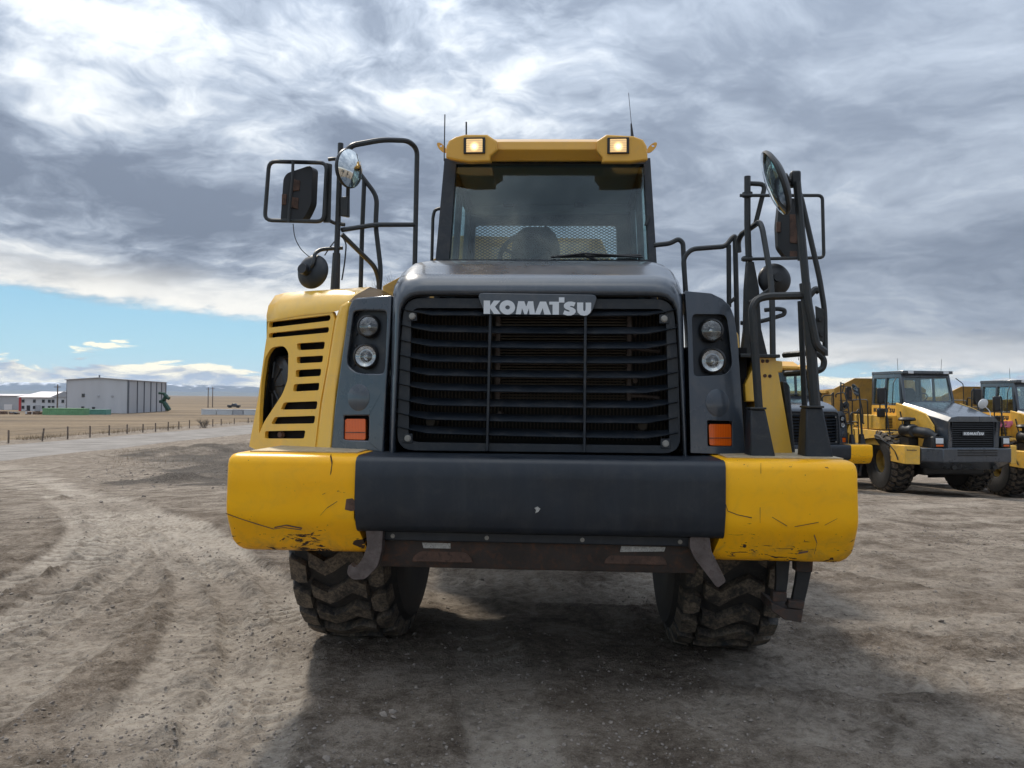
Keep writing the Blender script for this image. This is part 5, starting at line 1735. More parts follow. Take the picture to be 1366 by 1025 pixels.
    bd.plate([bp(-1.6, 6.6, 1.85), bp(1.6, 6.6, 1.85), bp(1.6, 7.3, 2.4), bp(-1.6, 7.3, 2.4)], [], (0, 0, .06))
    bd.build('dump_body', 'tan_body', root, bevel=.012)
    return root


TRUCK = build_truck()

# ------------------------------------------------------------------ parked trucks on the right
refresh_kids()
TA = copy_tree(TRUCK)
_d = at(1092, 580, 21.5)
TA.location = (_d.x, _d.y, float(land(_d.x + 0.0, _d.y + 1.5)) + .02)
TA.rotation_euler = (0, 0, rad(9))
tag(TA, 'dump truck half hidden behind the front truck\'s right ladder posts', 'dump truck', 'articulated dump trucks')


def build_old_truck():
    root = empty('dump_truck', (0, 0, 0))
    Y, G_, K = 'yellow_old', 'charcoal', 'black'
    # bumper: charcoal wedge with swept corners, yellow boxes outside
    b = MB()
    def ring(z, f, x, yb): return [(-x, .42, z), (-x + .35, f, z), (x - .35, f, z), (x, .42, z), (x, yb, z), (-x, yb, z)]
    b.loft([ring(1.42, .0, 1.38, .9), ring(1.05, .0, 1.38, .9), ring(.82, .22, 1.05, .9)], closed=True, caps=True)
    bo = b.build('bumper', G_, root, bevel=.02)
    for k in range(3):
        MB().box2((-.6, -.012, 1.36 - k * .07), (.6, .02, 1.395 - k * .07)).build('slat', K, bo, bevel=.004)
    for s in (-1, 1):
        bolt(bo, (s * .62, .20, .90), r=.07, mat='rail', name='tow_eye', h=.10)
        e = MB(); e.hexa([(s * 1.40, .45, .95), (s * 1.74, .62, .95), (s * 1.74, 1.30, .98), (s * 1.40, 1.30, .98), (s * 1.40, .45, 1.46), (s * 1.74, .62, 1.46), (s * 1.74, 1.30, 1.46), (s * 1.40, 1.30, 1.46)])
        eo = e.build('bumper_end', Y, root, bevel=.012)
        o = Vector((s * 1.45, .46, 1.30)) if s > 0 else Vector((-1.70, .585, 1.33))
        if s < 0:
            ux = Vector((.34, -.17, 0)).normalized()
            letters_mesh(MB(), o + Vector((-.02, -.02, 0)), ux, (0, 0, 1), (-.45, -.9, 0), .030).build('lettering', 'dark_letter', eo, smooth=False)
    # hood
    h = MB()
    def sec(y, w, zt, zs):
        return [(-w, y, 1.40), (-w, y, zs), (-w * .86, y, zt - .03), (-w * .6, y, zt), (w * .6, y, zt), (w * .86, y, zt - .03), (w, y, zs), (w, y, 1.40)]
    h.loft([sec(.16, .78, 2.30, 2.16), sec(.62, .83, 2.42, 2.26), sec(1.2, .90, 2.56, 2.38), sec(1.95, .96, 2.70, 2.52)], caps=False)
    h.plate([(-.78, .16, 1.40), (.78, .16, 1.40), (.78, .16, 2.16), (.67, .16, 2.27), (.47, .16, 2.30), (-.47, .16, 2.30), (-.67, .16, 2.27), (-.78, .16, 2.16)], [[(-.64, .16, 1.44), (.64, .16, 1.44), (.64, .16, 2.15), (-.64, .16, 2.15)]], (0, .06, 0))
    ho = h.build('hood', G_, root, bevel=.02)
    # yellow flanks of the hood behind the grey nose
    for s in (-1, 1):
        y = MB().plate([(s * .84, .55, 1.42), (s * .99, 2.0, 1.42), (s * 1.02, 2.0, 2.66), (s * .93, 1.35, 2.52), (s * .90, .85, 2.36), (s * .85, .58, 2.02)], [], (s * .05, 0, 0)).build('hood_flank', Y, root, bevel=.01)
        MB().box((s * .975, 1.55, 2.47), (.02, .35, .05), Matrix.Rotation(rad(14), 3, 'X')).build('vent', K, y)
    # grille
    g = MB().box2((-.65, .20, 1.43), (.65, .23, 2.16)).build('grille', 'void', root)
    for k in range(11):
        z = 1.48 + .0605 * k
        MB().box((0, .185, z), (1.28, .03, .016), Matrix.Rotation(rad(-25), 3, 'X')).build('slat', K, g)
    n = MB().box2((-.34, .145, 1.77), (.34, .158, 1.88)).build('nameplate', G_, root)
    letters_mesh(MB(), (-.305, .145, 1.787), (1, 0, 0), (0, 0, 1), (0, -1, 0), .61 / LET_W).build('lettering', 'white_letter', n, smooth=False)
    # headlamps on the bumper
    for s in (-1, 1):
        hb = MB(); hb.hexa([(s * .86, .14, 1.43), (s * 1.20, .20, 1.43), (s * 1.25, .6, 1.43), (s * .86, .6, 1.43), (s * .88, .17, 1.74), (s * 1.17, .22, 1.74), (s * 1.17, .6, 1.70), (s * .88, .6, 1.70)])
        hl = hb.build('headlight', K, root, bevel=.02)
        MB().box((s * 1.02, .165, 1.62), (.21, .02, .15), Matrix.Rotation(rad(9 * s), 3, 'Z')).build('lens', 'white_letter', hl, bevel=.01)
        MB().box((s * 1.02, .16, 1.49), (.20, .02, .05), Matrix.Rotation(rad(9 * s), 3, 'Z')).build('lens', 'orange_lens', hl, bevel=.006)
    # air cleaner with its rain cap
    c = Vector((-1.30, 1.05, 1.86))
    ac = MB()
    ac.lathe([(0, .30), (.16, .30), (.20, .26), (.20, -.20), (.16, -.26), (0, -.26)], c, (.15, 1, 0), 24)
    ac.tube([c + Vector((0, -.1, 0)), c + Vector((.22, -.55, -.06)), c + Vector((.3, -.72, -.16))], [.16, .14, .12], 14, .15)
    ac.lathe([(.09, .1), (.09, .27), (.22, .29), (.24, .33), (.20, .38), (0, .40)], c + Vector((0, .1, 0)), (0, 0, 1), 24)
    ac.box(c + Vector((0, .02, -.33)), (.3, .4, .3))
    a_ = ac.build('air_cleaner', K, root, angle=40)
    MB().box(c + Vector((-.13, -.17, .03)), (.06, .1, .09)).build('decal', 'white_letter', a_)
    # deck, steps and side boxes
    for s in (-1, 1):
        d = MB()
        d.hexa([(s * .98, 1.35, 1.40), (s * 1.70, 1.35, 1.40), (s * 1.72, 3.4, 1.40), (s * .98, 3.4, 1.40), (s * .98, 1.55, 1.82), (s * 1.62, 1.75, 1.82), (s * 1.68, 3.4, 1.86), (s * .98, 3.4, 1.86)])
        d.box2((s * 1.00, 1.98, 1.86), (s * 1.60, 3.3, 2.28))
        do = d.build('deck', Y, root, bevel=.012)
        for i in range(7):
            MB().box2((s * 1.20, 1.965, 1.92 + i * .045), (s * 1.42, 1.985, 1.945 + i * .045)).build('louvre', K, do)
        for k in range(3):
            MB().box2((s * 1.10, 1.30 + k * .1, 1.46 + k * .13), (s * 1.50, 1.62 + k * .1, 1.49 + k * .13)).build('step', 'tan_body', do, bevel=.004)
        # mudguard over the wheel
        rows = []
        for i in range(9):
            a = rad(10 + i * 20)
            r = 1.12
            rows.append([(s * .92, 2.0 - r * math.cos(a), .92 + r * math.sin(a) * .62), (s * 1.78, 2.0 - r * math.cos(a), .92 + r * math.sin(a) * .62)])
        MB().loft(rows).build('mudguard', 'charcoal_matte', root)
    # cab
    cb = MB()
    zt, z0, zw = 3.56, 1.85, 2.72
    y0b, y0t, yr = 1.95, 2.15, 3.55
    w, wt = .86, .80
    def F(x, z): return (x, y0b + (y0t - y0b) * (z - zw) / (zt - zw), z)
    cb.plate([F(-w, z0), F(w, z0), F(wt, zt), F(-wt, zt)], [[F(-w + .09, zw), F(w - .09, zw), F(wt - .08, zt - .13), F(-wt + .08, zt - .13)]], (0, .06, 0))
    cb.plate([(-w, yr, z0), (w, yr, z0), (wt, yr, zt), (-wt, yr, zt)], [[(-w + .25, yr, zw), (-.05, yr, zw), (-.05, yr, zt - .18), (-wt + .25, yr, zt - .18)], [(.05, yr, zw), (w - .15, yr, zw), (wt - .15, yr, zt - .18), (.05, yr, zt - .18)]], (0, -.06, 0))
    for s in (-1, 1):
        def S(y, z): return (s * (w + (wt - w) * max(0, (z - zw)) / (zt - zw)), y, z)
        cb.plate([S(2.0, z0), S(yr, z0), S(yr, zt), S(2.18, zt)], [[S(2.12, zw - .1), S(2.82, zw - .1), S(2.82, zt - .15), S(2.24, zt - .15)], [S(2.90, zw - .1), S(yr - .1, zw - .1), S(yr - .1, zt - .15), S(2.90, zt - .15)]], (-s * .05, 0, 0))
    cb.box2((-wt - .02, y0t - .14, zt - .02), (wt + .02, yr + .03, zt + .07))
    co = cb.build('cab', G_, root, bevel=.012)
    MB().plate([Vector(F(-w + .08, zw - .01)) + Vector((0, .03, 0)), Vector(F(w - .08, zw - .01)) + Vector((0, .03, 0)), Vector(F(wt - .07, zt - .12)) + Vector((0, .03, 0)), Vector(F(-wt + .07, zt - .12)) + Vector((0, .03, 0))], [], (0, .005, 0)).build('windshield', 'glass', co)
    for s in (-1, 1):
        for a, e in ((2.1, 2.84), (2.88, yr - .08)):
            MB().plate([(s * (w - .03), a, zw - .12), (s * (w - .03), e, zw - .12), (s * (wt - .03), e, zt - .13), (s * (wt - .03), a + .08, zt - .13)], [], (-s * .004, 0, 0)).build('side_window', 'glass', co)
        MB().box((s * .58, y0t - .155, zt + .015), (.16, .05, .07)).build('work_light', 'white_letter', co, bevel=.008)
        MB().tube([(s * .72, 2.4, zt + .06), (s * .74, 2.4, zt + .45)], .006, 5).build('antenna', K, co)
    MB().plate([(-w + .22, yr - .03, zw - .03), (w - .12, yr - .03, zw - .03), (wt - .12, yr - .03, zt - .15), (-wt + .22, yr - .03, zt - .15)], [], (0, .004, 0)).build('rear_window', 'glass', co)
    st = MB(); st.loft([[(x * f + -.05, 2.9 + y * f, z) for x, y in ((-.24, -.12), (.24, -.12), (.24, .12), (-.24, .12))] for z, f in ((2.2, 1), (2.8, 1), (3.0, .9), (3.12, .6))], closed=True, caps=True)
    st.build('seat', 'seat', co, bevel=.03)
    wh = MB(); wc = Vector((0, 2.35, 2.80)); tl = Matrix.Rotation(rad(-50), 3, 'X')
    wh.tube([wc + tl @ Vector((.2 * math.cos(k * math.pi / 8), .2 * math.sin(k * math.pi / 8), 0)) for k in range(17)], .016, 6)
    wh.tube([wc, wc + Vector((0, -.15, -.4))], .03, 6); wh.build('steering_wheel', 'seat', co)
    # side lettering panel under the cab windows
    for s in (-1, 1):
        p = MB().box2((s * .98, 2.02, 2.28), (s * 1.0, 3.3, 2.58)).build('side_panel', Y, root)
        if s < 0:
            letters_mesh(MB(), (-1.0, 3.2, 2.36), (0, -1, 0), (0, 0, 1), (-1, 0, 0), .13).build('lettering', 'dark_letter', p, smooth=False)
    # rails and mirrors
    for s in (-1, 1):
        x = s * 1.55
        MB().tube([(x, 1.5, 1.5), (x, 1.62, 1.9), (x - s * .05, 1.9, 2.75), (x - s * .1, 2.2, 2.85), (x - s * .1, 2.2, 1.86)], .02, 6, .1).build('handrail', 'rail', root)
        MB().tube([(s * 1.1, 1.5, 1.6), (s * 1.1, 1.75, 2.4)], .02, 6).build('handrail', 'rail', root)
        MB().tube([(s * 1.64, 2.5, 1.86), (s * 1.66, 2.5, 2.75), (s * 1.66, 3.3, 2.75), (s * 1.66, 3.3, 1.86)], .02, 6, .1).build('handrail', 'rail', root)
        post = MB().tube([(s * 1.40, 1.95, 1.86), (s * 1.40, 1.95, 3.05), (s * 1.48, 1.95, 3.12)], .022, 6, .06).build('mirror_post', 'rail', root)
        mm = MB().box((s * 1.58, 1.95, 2.86), (.24, .09, .48)).build('mirror', K, root, bevel=.03)
        MB().box((s * 1.58, 2.0, 2.86), (.20, .008, .43)).build('mirror_glass', 'mirror', mm)
        MB().box((s * 1.58, 1.95, 2.36), (.24, .09, .26)).build('mirror', K, root, bevel=.03)
        MB().tube([(s * .98, 2.1, 3.42), (s * 1.15, 2.0, 3.25), (s * 1.18, 2.0, 2.6)], .014, 6, .05).build('grab_handle', 'rail', root)
    # round mirror standing on the nose
    nm = MB(); nm.lathe([(.14, 0), (.145, -.02), (.1, -.05), (0, -.055)], (.45, .35, 2.66), (0, .9, .3), 24)
    nm.tube([(.45, .33, 2.62), (.62, .28, 2.45), (.64, .28, 2.22)], .012, 6, .08)
    nm.build('round_mirror', 'white_letter', root)
    # wheels and frame
    for s in (-1, 1):
        add_wheel(root, (s * 1.30, 2.0, .93), rad(-9), .4 * s)
    fr = MB(); fr.box2((-.45, .6, .85), (.45, 10.5, 1.3)); fr.tube([(-1.1, 2.0, .93), (1.1, 2.0, .93)], .16, 10)
    fr.box2((-1.0, .8, 1.1), (1.0, 3.5, 1.40))
    for y in (7.1, 9.05): fr.tube([(-1.1, y, .93), (1.1, y, .93)], .16, 10)
    fr.build('frame', K, root, bevel=.01)
    MB().box2((-.95, .9, .60), (.95, 4.2, 1.0)).build('belly_blocker', K, root, bevel=.05)  # box added to darken the gap under the truck
    for s in (-1, 1):
        MB().box2((s * .92, 3.25, .28), (s * 1.72, 3.29, 1.45)).build('flap_blocker', K, root)  # dark flaps added to block the bright ground seen under the truck
    for y in (7.1, 9.05):
        for s in (-1, 1): add_wheel(root, (s * 1.24, y, .93), 0, .3 * y)
    # dump body
    bd = MB()
    bd.plate([(-1.65, 4.55, 1.7), (1.65, 4.55, 1.7), (1.65, 4.35, 3.10), (1.0, 4.2, 3.45), (-1.0, 4.2, 3.45), (-1.65, 4.35, 3.10)], [], (0, .06, 0))
    for s in (-1, 1):
        bd.plate([(s * 1.65, 4.6, 1.7), (s * 1.65, 9.6, 1.9), (s * 1.65, 10.6, 2.5), (s * 1.65, 10.3, 2.9), (s * 1.65, 4.42, 3.10)], [], (-s * .06, 0, 0))
        for y in (5.3, 6.4, 7.5, 8.6): bd.box2((s * 1.65, y - .09, 1.8), (s * 1.73, y + .09, 2.95))
        bd.box2((s * 1.65, 4.7, 2.95), (s * 1.74, 10.2, 3.05))
    bd.plate([(-1.6, 4.6, 1.7), (1.6, 4.6, 1.7), (1.6, 9.6, 1.9), (-1.6, 9.6, 1.9)], [], (0, 0, .06))
    bd.plate([(-1.6, 9.6, 1.9), (1.6, 9.6, 1.9), (1.6, 10.6, 2.5), (-1.6, 10.6, 2.5)], [], (0, 0, .06))
    bd.build('dump_body', 'tan_body', root, bevel=.012)
    return root


TB = build_old_truck()
refresh_kids()
TCc = copy_tree(TB)
_d = at(1304, 580, 21.2)
for tk, off, lab in ((TB, (0, 0), 'yellow dump truck with sloping charcoal nose and black air cleaner drum on its flank'),
                     (TCc, (4.2, 1.2), 'yellow dump truck cut off by the right edge of the picture')):
    x, y = _d.x + off[0], _d.y + off[1]
    tk.location = (x, y, float(land(x - 1.0, y + 1.6)) + .02)
    tk.rotation_euler = (0, 0, rad(8))
    tag(tk, lab, 'dump truck', 'articulated dump trucks')
# a pink rag left on the deck of the last truck
_r = MB()
_r.loft([[(x * .1, 1.75 + .05 * math.sin(x * 2 + j), 2.33 - .05 * j + .02 * math.sin(x * 3 + j)) for x in range(6)] for j in range(5)])
rg = _r.build('rag', 'rag_pink', None, angle=180)
rg.matrix_world = Matrix.Translation(TCc.location) @ Matrix.Rotation(rad(8), 4, 'Z') @ Matrix.Translation((-1.55, .20, 0))
tag(rg, 'pink rag lying on the deck of the truck at the right edge', 'rag')

# ------------------------------------------------------------------ left: fence, sheds, containers
def base_z(p): return float(land(p.x, p.y))


def build_fence():
    zf = (0, 470, .2489)
    bases = [(45, 488, 70, 0), (225, 476, 68, .14), (362, 466, 68, 0), (482, 457, 62, 0), (585, 446, 54, 0), (681, 437, 50, 0), (765, 431, 46, .03), (833, 426, 46, 0), (900, 420, 46, .03), (958, 413, 42, 0), (1015, 408, 44, 0), (1140, 399, 40, 0), (1185, 392, 34, 0), (1255, 385, 30, 0), (1330, 380, 28, 0)]
    root = None
    tops = []
    for k, (a, b, h, lean) in enumerate(bases):
        px, py = zf[0] + a * zf[2], zf[1] + b * zf[2]
        p = G(px, py)
        if root is None:
            root = empty('wire_fence', (p.x, p.y, base_z(p)))
            org = Vector(root.location)
            tag(root, 'wire fence on thin weathered posts along the far side of the gravel road', 'fence')
        z0 = base_z(p)
        hh = min(1.45, max(.95, h * zf[2] / FPX * p.y))
        q = Vector((p.x, p.y, z0)) - org
        t = q + Vector((lean * hh, 0, hh))
        MB().tube([q + Vector((0, 0, -.3)), q + (t - q) * .5 + Vector((.01, 0, 0)), t], .085, 7).build('post', 'wood', root)
        tops.append((q, t))
    for f in (.35, .62, .9):
        w = MB(); w.tube([q.lerp(t, f) + Vector((0, -.06, 0)) for q, t in tops], .012, 4)
        w.build('wire', 'rail', root)
    return root


build_fence()


def gable(name, label, cat, pxs, base_py, dist, eave, ridge, depth, yaw, mats, extra=None):
    pass


def build_sheds():
    # big white warehouse: gable wall to the left, long wall receding right
    D = 215.0
    a = at(88, 546, D); c = at(170.5, 547.5, D * .985)
    z0 = base_z(a) - .1
    A = Vector((a.x, a.y, z0)); C = Vector((c.x, c.y, z0))
    ux = (C - A); W = ux.length; ux.normalize()
    back = Vector((0, 0, 0))
    # far end of the long wall is seen at x=221
    e = at(221, 546, D * 1.16); E = Vector((e.x, e.y, z0)); L = (E - C)
    hh_e = at(88, 507, D).z - z0; hh_r = at(130, 504.5, D * 1.0).z - z0
    root = empty('warehouse', A)
    tag(root, 'large pale metal warehouse with a low gable beyond the field', 'warehouse')
    o = lambda v: Vector(v) - A
    top = Vector((0, 0, hh_e)); rid = Vector((0, 0, hh_r))
    mid = A + ux * W * .52
    wall = MB()
    wall.plate([o(A), o(C), o(C + top), o(mid + rid), o(A + top)], [], L.normalized() * .3)
    wall.build('gable_wall', 'ribbed_white', root, smooth=False)
    lw = MB()
    lw.plate([o(C), o(E), o(E + top), o(C + top)], [], -ux * .3)
    lo = lw.build('side_wall', 'ribbed_grey', root, smooth=False)
    lw = MB(); lw.plate([o(A), o(A + L), o(A + L + top), o(A + top)], [], ux * .3)
    lw.plate([o(A + L), o(E), o(E + top), o(mid + L + rid), o(A + L + top)], [], -L.normalized() * .3)
    lw.build('rear_wall', 'ribbed_grey', root, smooth=False)
    rf = MB()
    ov = ux * .4; up = Vector((0, 0, .15)); n_ = L.normalized() * .4
    rf.plate([o(A + top - ov - n_ + up), o(mid + rid - n_ + up), o(mid + rid + L + up), o(A + top + L - ov + up)], [], (0, 0, -.2))
    rf.plate([o(mid + rid - n_ + up), o(C + top + ov - n_ + up), o(C + top + L + ov + up), o(mid + rid + L + up)], [], (0, 0, -.2))
    rf.build('roof', 'shell_grey', root, smooth=False)
    nrm = Vector((ux.y, -ux.x, 0))
    nl = Vector((L.y, -L.x, 0)).normalized()
    if nl.x < 0: nl = -nl
    # panel joints and downpipes on the long wall
    for f in (.0, .21, .38, .555, .715, .86, .99):
        p = C + L * f + nl * .06
        MB().tube([o(p), o(p + top * .985)], .28 if f == 0 else .20, 6).build('downpipe', 'seam', lo)
    def win(f, z, w, h, nm='window'):
        p = A + ux * W * f + nrm * .10 + Vector((0, 0, z))
        fr = MB().plate([o(p - ux * w / 2), o(p + ux * w / 2), o(p + ux * w / 2 + Vector((0, 0, h))), o(p - ux * w / 2 + Vector((0, 0, h)))], [], -nrm * .2).build(nm, 'seam', root)
        q = p + nrm * .04 + Vector((0, 0, h * .1))
        MB().plate([o(q - ux * w * .42), o(q + ux * w * .42), o(q + ux * w * .42 + Vector((0, 0, h * .8))), o(q - ux * w * .42 + Vector((0, 0, h * .8)))], [], -nrm * .03).build('pane', 'pane_dark', fr)
    win(.28, 4.6, .95, .95); win(.275, 1.2, .9, .8); win(.45, .8, .9, 1.1, 'vent')
    for f in (.53, .75):
        p = A + ux * W * f + nrm * .12 + Vector((0, 0, 4.9))
        MB().box(o(p), (.6, .25, .35)).build('lamp', 'shell_grey', root)
    cap = MB().tube([o(mid + rid + L * .02), o(mid + rid + L * .02 + Vector((0, 0, .8)))], .2, 8).build('roof_vent', 'seam', root)

    # smaller white building with pale roof and red corner
    D = 235.0
    a = at(25.5, 543.5, D); c = at(87, 543.5, D)
    z0 = base_z(a) - .1
    r = empty('workshop', (a.x, a.y, z0))
    tag(r, 'white two storey workshop with pale roof and red corner trim', 'workshop')
    W = c.x - a.x
    he = at(30, 530, D).z - z0; hr = at(60, 522.5, D).z - z0
    MB().box2((0, 0, 0), (W, 14, he)).build('wall', 'shell_white', r, smooth=False)
    W2 = at(71, 530, D).x - a.x
    rf = MB(); rf.hexa([(-.5, -.6, he), (W2 + .5, -.6, he), (W2 + .5, 14.6, he), (-.5, 14.6, he), (2.6, 6.5, hr), (W2 + 2.0, 6.5, hr), (W2 + 2.0, 7.5, hr), (2.6, 7.5, hr)])
    rf.build('roof', 'roof_pale', r, smooth=False)
    g = MB(); g.plate([(W2 - 1.0, -.25, he), (W + .3, -.25, he), (W + .3, -.25, hr), (W2 + 3.5, -.25, hr + .1)], [], (0, 14, 0)); g.build('gable', 'shell_grey', r, smooth=False)
    MB().box2((-.08, -.12, 0), (.65, -.01, he)).build('corner_trim', 'red_trim', r)
    for px in (31, 46, 58, 66, 71, 84):
        x = at(px, 532, D).x - a.x
        for z in ((he * .74), (he * .30)):
            if px == 84 and z < 2: continue
            wo = MB().box2((x - .42, -.10, z - .5), (x + .42, -.02, z + .45)).build('window', 'seam', r)
            MB().box2((x - .33, -.14, z - .4), (x + .33, -.103, z + .36)).build('pane', 'pane_dark', wo)
    for px, w, h in ((38, .5, 1.9), (50.5, .9, 2.0)):
        x = at(px, 540, D).x - a.x
        MB().box2((x - w, -.10, .1), (x + w, -.02, h)).build('door', 'shell_grey' if w > .6 else 'pane_dark', r)
    x = at(82, 540, D).x - a.x
    MB().box2((x - 1.3, -.10, .1), (x + 1.3, -.02, 1.9)).build('garage_door', 'ribbed_pale', r)

    # low grey shed at the left edge
    D = 250.0
    a = at(-30, 543.5, D); c = at(26, 543.5, D); z0 = base_z(a) - .1
    r = empty('shed', (a.x, a.y, z0)); tag(r, 'low grey metal shed at the left edge of the picture', 'shed')
    W = c.x - a.x; he = at(10, 528, D).z - z0
    MB().box2((0, 0, 0), (W, 10, he)).build('wall', 'shell_grey', r, smooth=False)
    rf = MB(); rf.hexa([(-.4, -.4, he), (W + .3, -.4, he), (W + .3, 10.4, he), (-.4, 10.4, he), (-.4, 4.5, he + .55), (W + .3, 4.5, he + .55), (W + .3, 5.5, he + .55), (-.4, 5.5, he + .55)]); rf.build('roof', 'roof_pale', r, smooth=False)
    x = at(11, 540, D).x - a.x
    MB().box2((x - 1.3, -.10, .1), (x + 1.3, -.02, 2.0)).build('garage_door', 'roof_pale', r)

    # green and teal containers in front of the warehouse
    def container(px0, px1, py0, py1, D, mat, label, nm='container', grp=None, depth=2.5):
        a = at(px0, py1, D); b = at(px1, py0, D)
        z0 = base_z(a); h = b.z - at(px0, py1, D).z
        r = empty(nm, (a.x, a.y, z0)); tag(r, label, 'container', grp)
        w = b.x - a.x
        MB().box2((0, 0, .12), (w, depth, h)).build('body', mat, r, smooth=False)
        ns = max(4, int(w / .55))
        rb = MB()
        for i in range(ns):
            x = w * (i + .5) / ns
            rb.box2((x - w / ns * .2, -.05, .25), (x + w / ns * .2, .0, h - .15))
        rb.build('rib', mat, r, smooth=False, fix=False)['kind'] = 'stuff'
        for z in (.06, h):
            MB().box2((-.04, -.08, z - .06), (w + .04, depth + .05, z + .08)).build('rail', mat, r, smooth=False)
        return r
    container(56.5, 112, 542.3, 550.8, 190, 'green_box', 'long light green shipping container in front of the warehouse', grp='containers by the warehouse')
    container(112.5, 141.5, 542.8, 549.5, 196, 'teal_box', 'shorter teal shipping container beside the light green one', grp='containers by the warehouse')
    for i, (x0, x1, m_, lab) in enumerate(((268.5, 288, 'ribbed_pale', 'white trailer box farthest left in the row beyond the road'), (290, 310, 'ribbed_pale', 'white trailer box second from the left beyond the road'),
                                     (311, 324, 'ribbed_grey', 'short grey trailer box third in the row beyond the road'), (325, 343, 'ribbed_pale', 'white trailer box beside the truck\'s left fender, last in the row'))):
        container(x0, x1, 541.5, 548.6, 205, m_, lab, 'trailer_box', 'trailer boxes beyond the road')

    # green loading spout on the end of the warehouse
    D = 222
    P = lambda px, py: at(px, py, D)
    base = P(224, 547); z0 = base_z(base)
    r = empty('loading_chute', (base.x, base.y, z0)); tag(r, 'dark green loading chute standing at the right end of the warehouse', 'chute')
    o = Vector(r.location)
    MB().tube([P(212, 524.5) - o, P(219, 525) - o, P(222, 530) - o, P(226, 532) - o], [.4, .5, .6, .5], 8, .8).build('hood', 'green_dark', r)
    MB().tube([P(213, 536) - o, P(218.5, 534) - o, P(220.5, 530) - o], [.4, .5, .5], 8, .6).build('elbow', 'green_dark', r)
    MB().tube([P(213, 536) - o, P(219, 537) - o, P(225.5, 547.5) - o], [.4, .6, .7], 8, .8).build('chute', 'green_dark', r)

    # odds and ends in the yard by the workshop
    rng = random.Random(9)
    k = 0
    for px, w, h, m_, lab in ((5, 6, 1.2, 'rusty_iron', 'rusty scrap heap at the left picture edge in front of the grey shed'), (22, 6, .9, 'pane_dark', 'dark scrap heap in front of the red trimmed workshop corner'),
                              (38, 3, 1.3, 'shell_white', 'pale scrap heap in front of the middle of the workshop'), (50, 4, 1.1, 'wood', 'brown scrap heap touching the left end of the green container')):
        p = at(px, 549, 193); z0 = base_z(p)
        r = empty('scrap_heap', (p.x, p.y, z0))
        tag(r, lab, 'scrap heap', 'scrap heaps by the workshop')
        for q in range(4):
            MB().box((rng.uniform(-w / 5, w / 5), rng.uniform(-.6, .6), h * rng.uniform(.25, .5)), (rng.uniform(.25, .5) * w / 2, rng.uniform(.6, 1.4), h * rng.uniform(.4, .9)), Matrix.Rotation(rng.uniform(-.5, .5), 3, 'Z') @ Matrix.Rotation(rng.uniform(-.25, .25), 3, 'Y')).build('piece', m_ if q % 2 else 'rusty_iron', r, smooth=False)

    # utility poles
    for px, pt, pb, D, lab in ((76.5, 513, 543, 205, 'utility pole rising beside the workshop roof'), (277.5, 517, 541, 330, 'left one of two utility poles beyond the trailer boxes'), (283.5, 516.5, 541, 335, 'right one of two utility poles beyond the trailer boxes')):
        b = at(px, pb, D); t = at(px, pt, D); z0 = base_z(b)
        r = empty('utility_pole', (b.x, b.y, z0)); tag(r, lab, 'utility pole', 'utility poles')
        h = t.z - z0
        MB().tube([(0, 0, -.2), (0, 0, h)], [.22, .15], 7).build('pole', 'wood', r)
        MB().box((0, -.15, h - .7), (1.8, .15, .18)).build('crossarm', 'wood', r)
    # pickup far out on the track
    p = at(311, 541, 330); z0 = base_z(p)
    r = empty('pickup', (p.x, p.y, z0)); tag(r, 'tiny dark pickup parked far off beyond the trailer boxes', 'pickup')
    z = 3.2
    bd = MB(); bd.box2((-2.6, 0, .5), (2.6, 1.9, 1.25)); bd.loft([[(-.9, .05, 1.25), (1.2, .05, 1.25), (1.2, 1.85, 1.25), (-.9, 1.85, 1.25)], [(-.5, .2, 1.95), (.8, .2, 1.95), (.8, 1.7, 1.95), (-.5, 1.7, 1.95)]], closed=True, caps=True)
    bd.build('body', 'pane_dark', r, bevel=.08)
    for x in (-1.7, 1.7):
        for y in (.1, 1.8): MB().lathe([(0, -.12), (.42, -.12), (.42, .12), (0, .12)], (x, y, .42), (0, 1, 0), 14).build('wheel', 'black', r)


build_sheds()


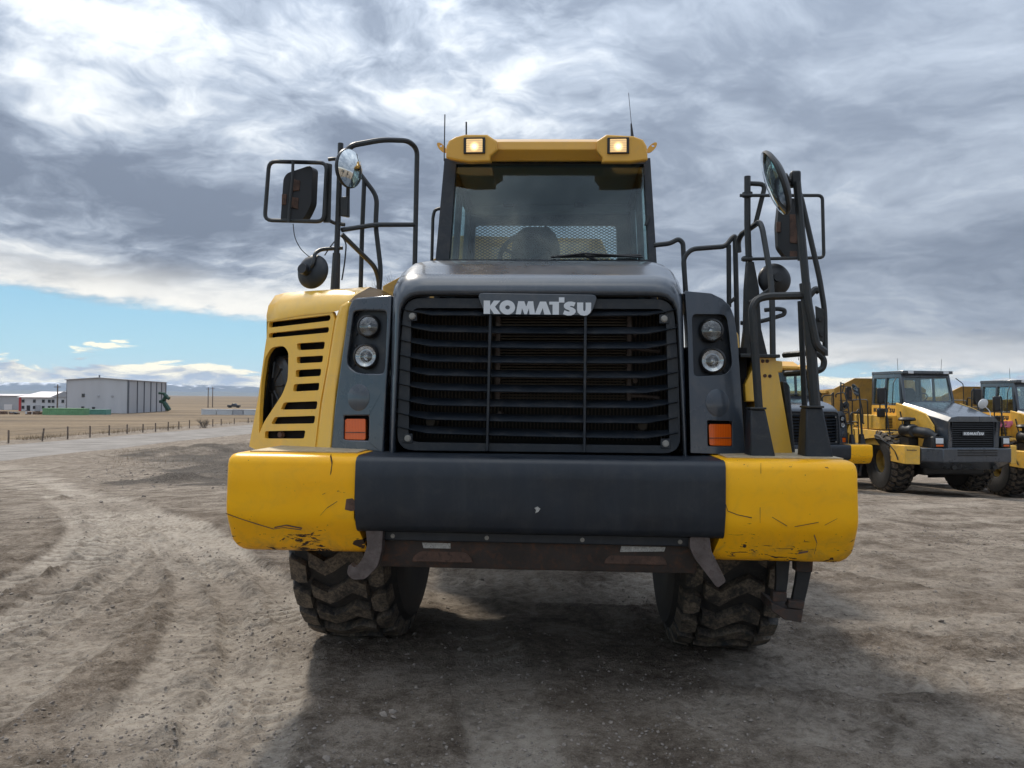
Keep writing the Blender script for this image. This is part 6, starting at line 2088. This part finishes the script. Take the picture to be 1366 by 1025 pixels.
def branchy(parent, base, h, spread, seed, depth=5, r0=.05, mat='twig', name='branches'):
    rng = random.Random(seed)
    mb = MB()

    def grow(p, d, l, r, n):
        q = p + d * l
        m_ = p.lerp(q, .5) + Vector((rng.uniform(-1, 1), rng.uniform(-1, 1), rng.uniform(-1, 1))) * l * .07
        mb.tube([p, m_, q], [r, r * .85, r * .68], 5)
        if n == 0: return
        for k in range(rng.choice((2, 3, 3))):
            a = rng.uniform(0, 6.28)
            s_ = rng.uniform(.3, .85) * spread
            nd = (d + Vector((math.cos(a), math.sin(a), rng.uniform(-.1, .35))) * s_).normalized()
            grow(p.lerp(q, rng.uniform(.6, 1)), nd, l * rng.uniform(.62, .82), r * .6, n - 1)
    return mb, grow


# bush by the fence
p = G(271, 571); z0 = float(land(p.x, p.y))
r = empty('bush', (p.x, p.y, z0)); tag(r, 'leafless brown bush standing against the wire fence', 'bush')
mb, grow = branchy(r, None, 1, 1, 3)
rg_ = random.Random(2)
for k in range(16):
    a = rg_.uniform(0, 6.28)
    grow(Vector((rg_.uniform(-.5, .5), rg_.uniform(-.4, .4), -.05)), Vector((math.cos(a) * .8, math.sin(a) * .6, 1)).normalized(), rg_.uniform(.5, .8), .03, 3)
mb.build('branch', 'twig', r, fix=False)

# bare trees behind the truck
for (px, py, D, hh, seed, lab) in ((535, 345, 34, 7.4, 5, 'bare tree whose twigs show between the left handrail and the hood'),):
    t = at(px, py, D)
    z0 = float(land(t.x, t.y))
    r = empty('bare_tree', (t.x, t.y, z0)); tag(r, lab, 'tree')
    hh = t.z - z0
    MB().tube([(0, 0, -.2), (.05, 0, hh * .22), (0, .05, hh * .45)], [.16, .13, .10], 8).build('trunk', 'twig', r)
    mb, grow = branchy(r, None, 1, .8, seed)
    rg_ = random.Random(seed)
    for k in range(9):
        a = rg_.uniform(0, 6.28)
        grow(Vector((0, 0, hh * rg_.uniform(.28, .45))), Vector((math.cos(a) * .6, math.sin(a) * .6, 1.0)).normalized(), hh * .2, .045, 4)
    mb.build('crown', 'twig', r, fix=False)
